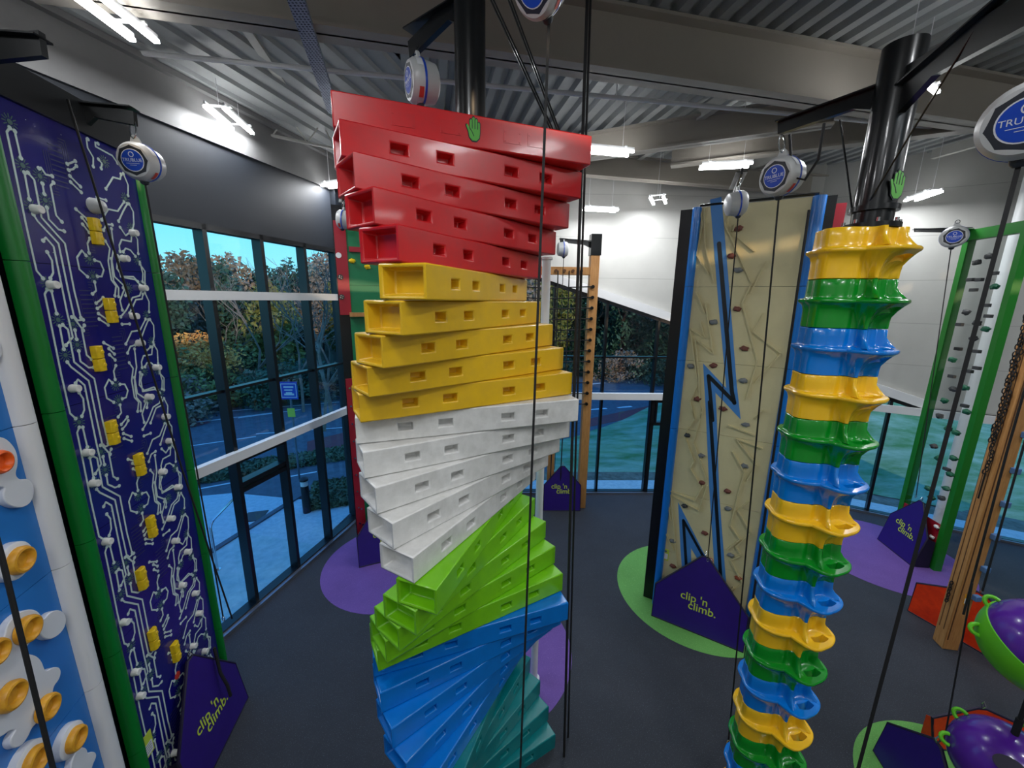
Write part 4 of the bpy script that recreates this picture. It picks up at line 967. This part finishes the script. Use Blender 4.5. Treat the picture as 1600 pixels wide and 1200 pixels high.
# ---- red and green wall behind the block tower
GA, GB = (-3.62, 8.3), (-2.6, 8.75)
FG = Face(GA, GB)
if FG.n.y > 0: FG.n = -FG.n
gw = thing('red_green_wall', 'green climbing wall with a dark red edge board and wooden ledge, behind the twisted blocks', 'climbing wall', (GA[0], GA[1], 0))
panel_body(FG, gw, .19, FG.L, 'wall_green'); mb = MB(); FG.rect(mb, -.02, FG.L, 0, WH + .3, -.3, -.032); mb.build('backing', 'black_frame', gw)
def gp(x, y, o=0): return FG.px(x, y, o)
zt = gp(530, 492)[1]; zb = gp(545, 592)[1]
mb = MB(); FG.rect(mb, 0, .22, zt, WH, -.03, .02); mb.build('edge_board', 'wall_red', gw); mb = MB(); FG.rect(mb, 0, .2, .5, zb, -.03, .02); mb.build('edge_board', 'wall_red', gw)
mb = MB(); FG.rect(mb, .0, .3, .3, .5, -.03, .02); mb.build('kick_board', 'wall_green', gw)
for x, y, m_ in ((529, 399, 'belay_blue'), (532, 433, 'hold_dark'), (534, 464, 'hold_dark')):
    u, z = gp(x, y); mb = MB(); mb.cyl(FG.pt(u, z, .02), FG.pt(u, z, .03), .055, 18); p_ = mb.build('round_inset', m_ if m_ != 'belay_blue' else 'belay_white', gw)
    if m_ == 'hold_dark':
        mb = MB()
        for k in range(4): w = k * math.pi / 2 + .5; mb.cyl(FG.pt(u + .025 * math.cos(w), z + .025 * math.sin(w), .03), FG.pt(u + .025 * math.cos(w), z + .025 * math.sin(w), .045), .013, 8)
        mb.build('bolt_head', 'chrome', p_)
for k in range(9):
    z = zb - .2 - k * (zb - .8) / 8.5
    for s_ in (0, 1): MB().cyl(FG.pt(.07 + .06 * s_, z - .05 * s_, .02), FG.pt(.07 + .06 * s_, z - .05 * s_, .05), .02, 10).build('bolt', 'chrome', gw)
u, z = gp(553, 492); mb = MB(); FG.rect(mb, .18, .9, z - .03, z + .05, .0, .16); mb.build('ledge', 'pine', gw)
u, z = gp(553, 390); mb = MB(); FG.rect(mb, .26, .9, z - .05, z + .05, 0, .06); mb.build('ledge', 'wall_red', gw)
for x, y in ((550, 408), (574, 417)): u, z = gp(x, y); rock(FG, gw, u, z, .06, 'hold_yellow')

# ---- clear wall in a green frame (right)
HA, HB = (10.0, 9.2), (9.8, 7.95)
FH = Face(HA, HB)
if FH.n.x > 0: FH.n = -FH.n
HH = 7.62
hw_ = thing('clear_wall', 'see-through climbing panel with dark holds in a green steel frame before the right windows', 'climbing wall', (HA[0], HA[1], 0))
mb = MB(); FH.rect(mb, .0, .13, 0, HH, -.15, .0); mb.build('frame_post', 'frame_green', hw_); mb = MB(); FH.rect(mb, FH.L - .1, FH.L + .02, 0, HH, -.15, 0); mb.build('frame_post', 'frame_green', hw_)
mb = MB(); FH.rect(mb, .13, FH.L - .1, HH - .22, HH, -.15, 0); FH.rect(mb, .13, FH.L - .1, 0, .35, -.15, 0); mb.build('frame_rail', 'frame_green', hw_)
mb = MB(); FH.rect(mb, .13, FH.L - .1, 1.1, HH - .22, -.03, -.012); mb.build('clear_panel', 'clear_acrylic', hw_)
mb = MB(); FH.rect(mb, .13, FH.L - .1, .35, 1.1, -.03, -.012); mb.build('kick_panel', 'wall_red', hw_)
bracket(hw_, FH.pt(.1, HH, 0) , FH.pt(.0, HH + .05, 1.0), h0=.25, h1=.06, t=.04)
mb = MB(); FH.slab(mb, [(0, HH), (.2, HH), (.2, HH + .02), (0, HH + .02)], 0, .3); mb.build('top_plate', 'frame_green', hw_)
HP = [(1525, 410, 0), (1544, 400, 0), (1515, 437, 1), (1529, 437, 1), (1552, 427, 1), (1520, 453, 1), (1553, 448, 2), (1508, 488, 0), (1540, 477, 1), (1543, 494, 1), (1498, 507, 1), (1525, 505, 0), (1538, 514, 2), (1519, 529, 0), (1496, 545, 1), (1525, 549, 1), (1487, 562, 2), (1496, 545, 1), (1525, 575, 1), (1513, 580, 1), (1486, 588, 1), (1507, 606, 2), (1488, 608, 0), (1474, 626, 2), (1506, 634, 1), (1509, 643, 2), (1467, 650, 0), (1480, 670, 2), (1492, 676, 2), (1458, 697, 0), (1465, 716, 2), (1488, 716, 2), (1478, 733, 1), (1487, 743, 2), (1449, 763, 2), (1477, 763, 2), (1454, 778, 2), (1470, 778, 0)]
for x, y, k in HP:
    u, z = FH.px(x, y, .04); u = min(max(u, .2), FH.L - .17)
    if k == 1: mb = MB(); FH.rect(mb, u - .07, u + .07, z - .035, z + .035, -.01, .06); mb.build('bar_hold', 'hold_dark', hw_, bevel=.008)
    else: rock(FH, hw_, u, z, .075, 'hold_dark' if k == 0 else 'hold_green')
for x, y in ((1468, 827), (1444, 838), (1454, 839), (1459, 865)):
    u, z = FH.px(x, y, .04); rock(FH, hw_, min(max(u, .2), 1.1), z, .05, 'hold_white')

# ---- timber posts
def timber_net():
    t = thing('cargo_net_frame', 'pale wooden post and beam with a black rope climbing net, behind the block tower', 'climbing frame', (2.1, 10.62, 0))
    mb = MB(); mb.box((2.1, 10.62, 3.57), (.23, .23, 7.14), .05); mb.build('post', 'pine', t, bevel=.01)
    mb = MB(); mb.box((2.1, 10.62, 7.4), (.27, .27, .52), .05); mb.build('post_sleeve', 'black_steel', t)
    mb = MB(); mb.box((-.5, 10.62, 3.57), (.23, .23, 7.14), .05); mb.build('post', 'pine', t, bevel=.01)
    z = height_at(880, 423, 1.4, 10.5); mb = MB(); mb.box((.8, 10.6, z), (2.4, .12, .2)); mb.build('beam', 'pine', t, bevel=.008)
    for k in range(12):
        zz = height_at(918, 448 + 16.6 * k, 2.1, 10.5)
        MB().cyl((2.07, 10.52, zz), (2.07, 10.44, zz), .045, 10).build('rope_anchor', 'black_steel', t)
        MB().tube([(-.4, 10.5, zz), (.8, 10.48, zz - .05), (2.05, 10.46, zz)], .016, 6).build('net_rope', 'webbing', t, smooth=True)
    for k in range(8):
        xx = -.3 + k * .29; MB().tube([(xx, 10.48, z), (xx + .02, 10.47, z - 1.8), (xx, 10.48, .6)], .016, 6).build('net_rope', 'webbing', t, smooth=True)
    for k in range(4): MB().cyl((1.1 + k * .22, 10.54, z), (1.1 + k * .22, 10.48, z), .04, 10).build('rope_anchor', 'pine_dark', t)
    bracket(t, (2.1, 10.62, 7.45), (1.15, 10.3, 7.5), h0=.18, h1=.08)
timber_net()
t = thing('short_wooden_post', 'short wooden post showing just above the purple gate behind the block tower', 'post', (1.17, 10.66, 0))
mb = MB(); mb.box((1.17, 10.72, 1.25), (.2, .12, 2.5)); mb.build('timber', 'pine', t, bevel=.01)
t = thing('timber_climbing_post', 'thick pine post with hanging chain and small blue holds, near the right edge', 'climbing post', (7.85, 5.95, 0))
P1, P2, P3 = Vector((7.80, 6.06, 0)), Vector((7.75, 5.84, 0)), Vector((7.99, 5.80, 0)); P4 = P1 + (P3 - P2)
mb = MB(); mb.prism([P1, P2, P3, P4], (0, 0, WH)); mb.build('post', 'pine', t, bevel=.012)
ff = Face(P1, P2); 
if ff.n.x > 0: ff.n = -ff.n
fr_ = Face(P2, P3)
if fr_.n.y > 0: fr_.n = -fr_.n
for u in (.06, .15):
    mb = MB(); ff.rect(mb, u - .008, u + .008, .35, WH, 0, .002); mb.build('groove', 'pine_dark', t)
mb = MB(); fr_.rect(mb, .03, .05, .2, WH, 0, .002); mb.build('groove', 'pine_dark', t)
def chain(F, u, z0, z1, parent, name='chain', amp=.03):
    mb = MB(); z = z0; k = 0; rr = random.Random(int(u * 100))
    while z > z1:
        c = F.pt(u + rr.uniform(-amp, amp), z, .035); ax_ = (F.d if k % 2 else F.n); pts = [c + ax_ * (.022 * math.cos(w * math.pi / 4)) + Vector((0, 0, .042 * math.sin(w * math.pi / 4))) for w in range(8)]
        mb.tube(pts, .008, 5, closed=True); z -= .058; k += 1
    return mb.build(name, 'webbing', parent, smooth=True)
zc0 = height_at(1548, 540, 7.78, 5.9); zc1 = height_at(1500, 730, 7.78, 5.9)
chain(ff, .08, zc0 + .7, zc1 + .5, t); chain(ff, .13, zc0 + .4, zc1, t)
MB().tube([ff.pt(.13, zc1, .03), ff.pt(.13, zc1 - .45, .03)], .012, 6).build('chain_tail', 'webbing', t)
chain(ff, .1, 1.25, .85, t, amp=.01)
for x, y in ((1573, 618), (1560, 672), (1549, 727), (1535, 778), (1522, 828), (1509, 878), (1497, 922)):
    p = P3 + (P3 - P2).normalized() * .0; z = height_at(x, y, p.x, p.y); mb = MB(); q = Vector((P3.x - .03, P3.y, z)) ; mb.box(q + fr_.n * .035 + Vector((.03, 0, 0)), (.1, .08, .1), 0); mb.build('foot_hold', 'hold_blue' if 'hold_blue' in MATS else mat('hold_blue', (84, 124, 176), .5), t, bevel=.012)
for z in (7.1, 6.2, 5.4):
    z_ = z; q = Vector((P3.x, P3.y, z_)); mb = MB(); mb.box(q + fr_.n * .035, (.1, .08, .1)); mb.build('foot_hold', 'hold_blue', t, bevel=.012)
mb = MB(); fr_.rect(mb, .1, .2, .95, 1.15, 0, .006); mb.build('instruction_plate', 'egg_yellow', t); mb = MB(); fr_.rect(mb, .11, .19, .97, 1.07, .006, .008); mb.build('instruction_paper', 'belay_white', t)
# white round column beside the block tower
t = thing('white_column', 'slim round white steel column just behind the right side of the block tower', 'column', (.42, 5.18, 0))
z = 6.5; MB().cyl((.42, 5.18, .02), (.42, 5.18, z), .055, 20).build('shaft', 'white_trim', t, smooth=True); MB().cyl((.42, 5.18, z), (.42, 5.18, z + .03), .075, 20).build('cap', 'white_trim', t); MB().cyl((.42, 5.18, 0), (.42, 5.18, .02), .09, 20).build('base_plate', 'white_trim', t)
t = thing('window_column', 'round white column in front of the right windows, behind the clear panel', 'column', (11.3, 9.3, 0))
MB().cyl((11.3, 9.3, 0), (11.3, 9.3, HT - .3), .14, 24).build('shaft', 'white_trim', t, smooth=True)

# ---- coloured circles inlaid in the floor
def disc(c, r, mname, label, cut=None):
    mb = MB(); mb.prism([(c[0] + r * math.cos(i * math.pi / 36), c[1] + r * math.sin(i * math.pi / 36), .0) for i in range(72)], (0, 0, .004)); tag(mb.build('floor_circle', mname), label, 'floor marking')
disc((3.95, 7.2), 1.6, 'rubber_green', 'green rubber circle in the floor around the foot of the cream lightning wall')
disc((-2.68, 8.0), 1.56, 'rubber_purple', 'purple rubber circle in the floor under the red and green wall')
disc((-.42, 5.75), 1.52, 'rubber_purple', 'purple rubber circle in the floor just behind the block tower')
disc((9.15, 8.6), 1.62, 'rubber_purple', 'purple rubber circle in the floor under the clear wall at the right')
disc((5.7, 3.3), 1.3, 'rubber_green', 'green rubber circle in the floor at the bottom right under the purple gate')

# ---- belay gates: leaning canvas pentagons with the park logo
def gate(F, u0, u1, off, name_label, ha=1.4, hs=.6, m_='gate_purple', logo=True, peak=.5, top_off=.05, lsz=.2):
    t = thing('belay_gate', name_label, 'gate', F.pt(u0, 0, off), 0)
    def q(u, z): return F.pt(u, z, off + (top_off - off) * z / ha)
    uc = u0 + (u1 - u0) * peak; poly = [q(u0, .01), q(u1, .01), q(u1, hs), q(uc + .05, ha), q(uc - .05, ha), q(u0, hs)]
    nrm = (poly[1] - poly[0]).cross(poly[3] - poly[0]).normalized(); nrm = nrm if nrm.dot(F.n) > 0 else -nrm
    MB().prism(poly, nrm * .03).build('canvas', m_, t, bevel=.006)
    mb = MB(); rim_ = [p + nrm * .015 for p in poly]
    MB().tube(rim_, .02, 6, closed=True).build('piping', 'gate_dark', t, smooth=True)
    for s_, ue in ((-1, u0), (1, u1)):
        mb = MB(); mb.add([q(ue, .01), q(ue, hs), F.pt(ue, hs * .9, .04), F.pt(ue, .01, .04)], [(0, 1, 2, 3)]); k = len(mb.v)
        mb.prism([q(ue, .01), q(ue, hs), F.pt(ue, hs * .9, .04), F.pt(ue, .01, .04)], F.d * .008); mb.build('side_flap', 'gate_dark' if m_ != 'gate_orange' else m_, t)
    mb = MB(); mb.tube([q(uc, ha) + nrm * .02, q(uc, ha) + nrm * .05 + Vector((0, 0, .06)), q(uc, ha) + nrm * .02 + Vector((0, 0, .12)), q(uc, ha) + Vector((0, 0, .06))], .009, 6, closed=True); mb.build('carabiner', 'chrome', t, smooth=True)
    if logo:
        right = F.d if F.d.cross(Vector((0, 0, 1))).dot(F.n) > 0 else -F.d
        upv = (q(uc, 1) - q(uc, 0)).normalized(); c = q(uc, hs * .86) + nrm * .036
        place_text("clip 'n", lsz, 'logo_lime', t, c + upv * lsz * .36 - right * lsz * .45, right, upv, 'logo', .001, .0015)
        place_text('climb.', lsz, 'logo_lime', t, c - upv * lsz * .36 + right * lsz * .3, right, upv, 'logo', .001, .0015)
    return t
gate(FE, .06, FE.L - .13, .36, 'purple canvas gate with a lime logo leaning on the cream lightning wall', hs=.62)
gate(FX, .3, FX.L - .1, .27, 'purple canvas gate with a lime logo leaning on the navy circuit wall', hs=.65, ha=1.45)
gate(FG, -.02, 1.3, .55, 'purple canvas gate at the foot of the red and green wall behind white blocks', hs=.62, lsz=.2)
FN = Face((.85, 10.6), (2.1, 10.62)); FN.n = Vector((0, -1, 0)); gate(FN, .12, 1.18, .25, 'purple canvas gate at the foot of the wooden net frame, right of the white blocks', ha=1.3, hs=.75)
gate(FH, .12, 1.2, .36, 'purple canvas gate in front of the green framed clear wall', hs=.75, ha=1.4)
FO = Face((8.17, 6.78), (8.72, 5.3)); FO.n = Vector((-.94, -.35, 0)).normalized(); gate(FO, 0, FO.L, .16, 'orange canvas gate lying against the foot of the pine post', m_='gate_orange', logo=False, hs=.62, ha=1.0)
FQ = Face((5.9, 4.45), (7.1, 4.3)); FQ.n = Vector((0, -1, 0)); gate(FQ, 0, FQ.L, .2, 'dark orange canvas gate partly hidden behind the lower purple ball', m_='gate_orange', logo=False, hs=.4, ha=.6)
FP = Face((5.25, 4.15), (5.02, 3.05)); FP.n = Vector((-.98, .19, 0)).normalized(); gate(FP, 0, FP.L, .2, 'purple canvas gate on the green circle in the bottom right corner', logo=False, hs=.5, ha=.95)

# ---- hanging balls
bz = {}
BX, BY = 5.37, 3.27
def ball(z, R_, label, band):
    t = thing('hanging_ball', label, 'climbing ball', (BX, BY, z))
    MB().sphere((BX, BY, z), R_, 48, 28).build('shell', 'ball_purple', t, smooth=True)
    if band:
        mb = MB(); ax_ = (Vector((BY, -BX, 0)).normalized() * .42 + Vector((0, 0, .86)) + Vector((-BX, -BY, 0)).normalized() * .1).normalized(); prof = [(-R_ * math.sin(R(48 - 5 * i)), R_ * 1.025 * math.cos(R(48 - 5 * i))) for i in range(11)]
        mb.lathe(Vector((BX, BY, z)), ax_, [(-R_ * .75, R_ * .6)] + prof + [(R_ * .04, R_ * .99)], 48); mb.build('band', 'ball_green', t, smooth=True)
    v0 = Vector((-BX, -BY, CH - z)).normalized(); sd_ = Vector((-v0.y, v0.x, 0)).normalized(); upb = v0.cross(sd_) if v0.cross(sd_).z > 0 else -v0.cross(sd_); rt_ = upb.cross(v0); rt_ = rt_ if rt_.dot(Vector((v0.y * -1, v0.x, 0))) < 0 else rt_
    rt_ = Vector((BY, -BX, 0)).normalized()
    for (a, b) in ((-.83, .5), (-.86, -.2), (.1, .95), (.9, .25)):
        d = (rt_ * a + upb * b + v0 * max(.02, (1 - a * a - b * b)) ** .5 * .9).normalized(); c = Vector((BX, BY, z)) + d * R_; tg = d.cross(v0).normalized()
        pts = [c + tg * .055 * math.cos(w) * 1.0 + d * .07 * math.sin(w) for w in [math.pi * i / 8 for i in range(9)]]
        MB().tube(pts, .02, 8).build('handle', 'ball_green', t, smooth=True)
    if not band:
        d = (rt_ * .1 + upb * .05 + v0).normalized(); c = Vector((BX, BY, z)) + d * (R_ + .001)
        M_ = d.to_track_quat('Z', 'Y').to_matrix(); vs = [c + M_ @ Vector((.12 * math.cos(w) , .085 * math.sin(w), -.0)) for w in [2 * math.pi * i / 24 for i in range(24)]]
        MB().prism(vs, d * .012).build('hand_pocket', 'gate_dark', t)
    MB().tube([(BX, BY, z + R_), (BX, BY, z + R_ + .2)], .03, 8).build('suspension_strap', 'webbing', t)
    return t
bt = ball(1.15, .425, 'lower purple ball with green handles and a dark hand pocket', False)
bt2 = ball(2.64, .455, 'upper purple ball with a broad lime green band round it', True)
MB().tube([(BX, BY, 3.3), (BX, BY, HT)], .02, 8).build('hanging_cable', 'webbing', bt2)
MB().tube([(BX, BY, 1.78), (BX, BY, 2.12)], .02, 8).build('connecting_cable', 'webbing', bt)

# ================================================================== AUTO BELAYS
def belay(p, face, sc, label, rope=None, hook=None, extra=None, w=.017):
    """p centre, face = direction the blue disc looks, rope = list of end points of the webbing"""
    p = Vector(p); f = Vector(face).normalized(); t = thing('auto_belay', label, 'auto belay', p)
    up = Vector((0, 0, 1)); rt = up.cross(f).normalized(); up2 = f.cross(rt)
    k = sc
    MB().lathe(p, f, [(-.165 * k, 0), (-.165 * k, .11 * k), (-.14 * k, .15 * k), (-.03 * k, .17 * k), (-.028 * k, .158 * k), (-.012 * k, .158 * k), (-.01 * k, .175 * k), (.05 * k, .17 * k), (.085 * k, .145 * k), (.088 * k, .12 * k), (.08 * k, .115 * k), (.08 * k, 0)], 36).build('housing', 'belay_shell', t, smooth=True)
    MB().lathe(p, f, [(-.029 * k, .16 * k), (-.029 * k, .178 * k), (-.011 * k, .178 * k), (-.011 * k, .16 * k)], 32).build('middle_band', 'belay_blue', t, smooth=True)
    MB().lathe(p, f, [(.078 * k, .0), (.088 * k, .05 * k), (.088 * k, .132 * k), (.08 * k, .142 * k)], 8).build('bezel', 'belay_dark', t)
    MB().lathe(p, f, [(.088 * k, 0), (.0905 * k, .001), (.0905 * k, .1 * k), (.088 * k, .1 * k)], 32).build('sticker_ring', 'belay_white', t)
    d = MB().lathe(p, f, [(.09 * k, 0), (.0925 * k, .001), (.0925 * k, .093 * k), (.09 * k, .093 * k)], 32).build('blue_sticker', 'belay_blue', t)
    c = p + f * .0935 * k
    place_text('TRUBLUE', .042 * k, 'belay_white', t, c, rt, up2, 'lettering', .0006)
    MB().lathe(c + up2 * .05 * k, f, [(0, .018 * k), (.0015, .018 * k), (.0015, .024 * k), (0, .024 * k)], 18).build('swirl_mark', 'belay_white', t)
    mb = MB()
    for yy_, hw in ((-.03, .06), (-.045, .03)): mb.add([c + rt * a + up2 * (yy_ * k + b) + f * .001 for a, b in ((-hw * k, 0), (hw * k, 0), (hw * k, .003 * k), (-hw * k, .003 * k))], [(0, 1, 2, 3)])
    mb.build('print_line', 'belay_white', t, fix=False)
    # side labels
    for a0, mname, ax0, ax1 in ((R(-60), 'belay_red', -.0, .04), (R(-100), 'belay_white', -.0, .045), (R(20), 'belay_white', -.005, .045)):
        mb = MB(); vs = []
        for i in range(5):
            a = a0 + R(7) * i; r_ = .1765 * k; o_ = rt * math.cos(a) * r_ + up2 * math.sin(a) * r_
            vs += [p + o_ + f * ax0 * k, p + o_ + f * ax1 * k]
        mb.add(vs, [(2 * i, 2 * i + 1, 2 * i + 3, 2 * i + 2) for i in range(4)]); mb.build('side_label', mname, t, fix=False)
    mb = MB()
    mb.prism([p + f * -.03 * k + rt * a * k + up2 * b * k for a, b in ((-.055, .15), (.055, .15), (.03, .215), (.012, .235), (-.012, .235), (-.03, .215))], f * .03 * k); mb.build('lifting_lug', 'belay_shell', t, bevel=.004)
    hk = Vector(hook) if hook is not None else p + up * .42 * k
    top = p + up2 * .21 * k; L = (hk - top).length; n_ = 10; pts = []
    mid_ = (hk + top) / 2; dv = (hk - top) / 2 * 1.1
    for i in range(n_): a = 2 * math.pi * i / n_; pts.append(mid_ + dv * math.cos(a) + rt * .028 * k * math.sin(a))
    MB().tube(pts, .007, 6, closed=True).build('carabiner', 'chrome', t, smooth=True)
    bot = p - up2 * .17 * k; MB().lathe(bot + up2 * .02, -up2, [(0, .04 * k), (.04 * k, .035 * k), (.055 * k, .02 * k), (.055 * k, 0)], 14).build('nozzle', 'belay_dark', t, smooth=True)
    if rope:
        a = bot - up2 * .03
        for i, e_ in enumerate(rope):
            e_ = Vector(e_); vd = Vector((a.x + e_.x, a.y + e_.y, 0)); side = Vector((vd.y, -vd.x, 0)); MB().strap(a, e_, w, .004, side).build('webbing', 'webbing', t); a = e_
        q = a; MB().tube([q + Vector((.018 * math.cos(w_), 0, -.03 + .035 * math.sin(w_))) for w_ in [i * math.pi / 4 for i in range(8)]], .006, 6, closed=True).build('end_carabiner', 'chrome', t, smooth=True)
    return t
belay((-3.74, 4.26, 7.29), (.12, -.99, -.12), 1.0, 'auto belay hanging at the top right of the navy circuit wall', [(-3.93, 4.56, 1.68)], (-3.76, 4.28, 7.7))
belay((-.86, 3.92, 7.86), (-1, -.55, -.1), 1.0, 'auto belay hanging above the red top blocks, left of the black post', None, (-.9, 4.12, 8.24))
belay((.14, 3.06, 8.02), (-.55, -.6, -.6), 1.0, 'auto belay cut by the top edge, its webbing falling in front of the block tower', [(.13, 3.06, .7)], (.14, 3.06, 8.5), w=.02)
belay((2.66, 4.27, 7.24), (-.9, -.42, -.12), 1.06, 'auto belay on the long black arm left of the black post', [(2.87, 3.98, .45)], (2.63, 4.3, 7.62))
belay((3.1, 5.82, 7.34), (.97, -.15, .1), .95, 'white auto belay hanging side on before the cream lightning wall', [(3.56, 6.2, 1.5)], (3.1, 5.83, 7.66))
belay((2.54, 2.17, 6.9), (-.82, -.56, -.2), 1.02, 'large auto belay cut by the right edge of the picture', [(2.5, 2.15, .8)], (2.54, 2.15, 7.3), w=.02)
belay((9.3, 8.75, 7.42), (-.7, -.7, -.1), 1.25, 'small auto belay hanging by the green framed clear wall', [(9.6, 8.5, 1.6)], (9.3, 8.75, 7.75))
belay((-3.3, 8.0, 7.46), (-.98, -.1, .1), 1.0, 'white auto belay half hidden behind the left end of the red blocks', None, (-3.25, 8.0, 7.8))
belay((1.26, 10.3, 7.25), (1, .05, 0), 1.05, 'small grey auto belay beside the wooden net post', [(1.24, 10.3, 1.3)], (1.22, 10.32, 7.45))
bracket(ew, FE.pt(.55, WH + .18, -.1), (3.1, 5.83, 7.78), h0=.14, h1=.06, t=.03)
bracket(gw, FG.pt(.2, WH + .3, -.1), (-3.25, 8.0, 7.9), h0=.2, h1=.08)

# ---- loose ropes
def rope(pts, r, label, cat='rope', name='belay_rope', group=None):
    o = MB().tube(pts, r, 8).build(name, 'webbing', smooth=True); return tag(o, label, cat, group)
def az(a, D, z): h = math.hypot(a, 1); return (a / h * D, D / h, z)
rope([az(.150, 4.3, 9.2), az(.165, 4.2, 4.4), az(.188, 4.15, .0)], .016, 'thick black rope hanging right beside the block tower, left one of the pair', group='ropes right of the block tower')
rope([az(.157, 4.5, 9.2), az(.175, 4.45, 4.4), az(.198, 4.4, .0)], .012, 'thinner black rope close to the block tower, right one of the pair', group='ropes right of the block tower')
def az(a, D, z): h = math.hypot(a, 1); return (a / h * D, D / h, z)
rope([az(-1.45, 2.5, 8.6), az(-1.478, 2.5, 4.95), az(-1.55, 2.5, 3.0)], .0095, 'black rope hanging before the blue cloud wall')
rope([az(.703, 5.6, 7.0), az(.715, 5.55, 4.0), az(.735, 5.5, .0)], .014, 'black rope hanging along the right blue edge of the cream wall')
rope([az(1.332, 8.6, 9.0), az(1.345, 8.6, 4.0), az(1.36, 8.6, 1.4)], .014, 'black rope hanging right of the pine post, nearer one')
rope([az(1.37, 9.4, 9.0), az(1.385, 9.4, 4.0), az(1.395, 9.4, 1.5)], .014, 'black rope hanging right of the pine post, beside the window mullion')
rope([(-4.02, 3.95, 7.7), (-3.9, 4.3, 4.0), (-3.86, 4.62, 1.6)], .01, 'black rope running down across the navy circuit wall')
rope([(5.3, 3.9, 2.9), (5.12, 3.6, 1.0)], .008, 'thin black rope clipped to the purple gate on the green circle')
tag(MB().tube([az(-.905, 6.05, 1.25), az(-.9, 5.95, .9), az(-.885, 5.9, .7), az(-.88, 5.9, .5)], .02, 6).build('rope_tail', 'webbing', smooth=True), 'short frayed black rope tail by the right foot of the circuit wall', 'rope')
for k in range(2):
    pass
# slings under the pod tower arm
mb = MB(); mb.tube([(2.66, 4.22, 7.6), (2.7, 4.15, 7.2), (2.76, 4.05, 7.15), (2.8, 3.97, 7.3), (2.8, 3.97, 7.6)], .012, 6); tag(mb.build('sling', 'webbing', smooth=True), 'black looped sling under the long arm beside the auto belay', 'sling')
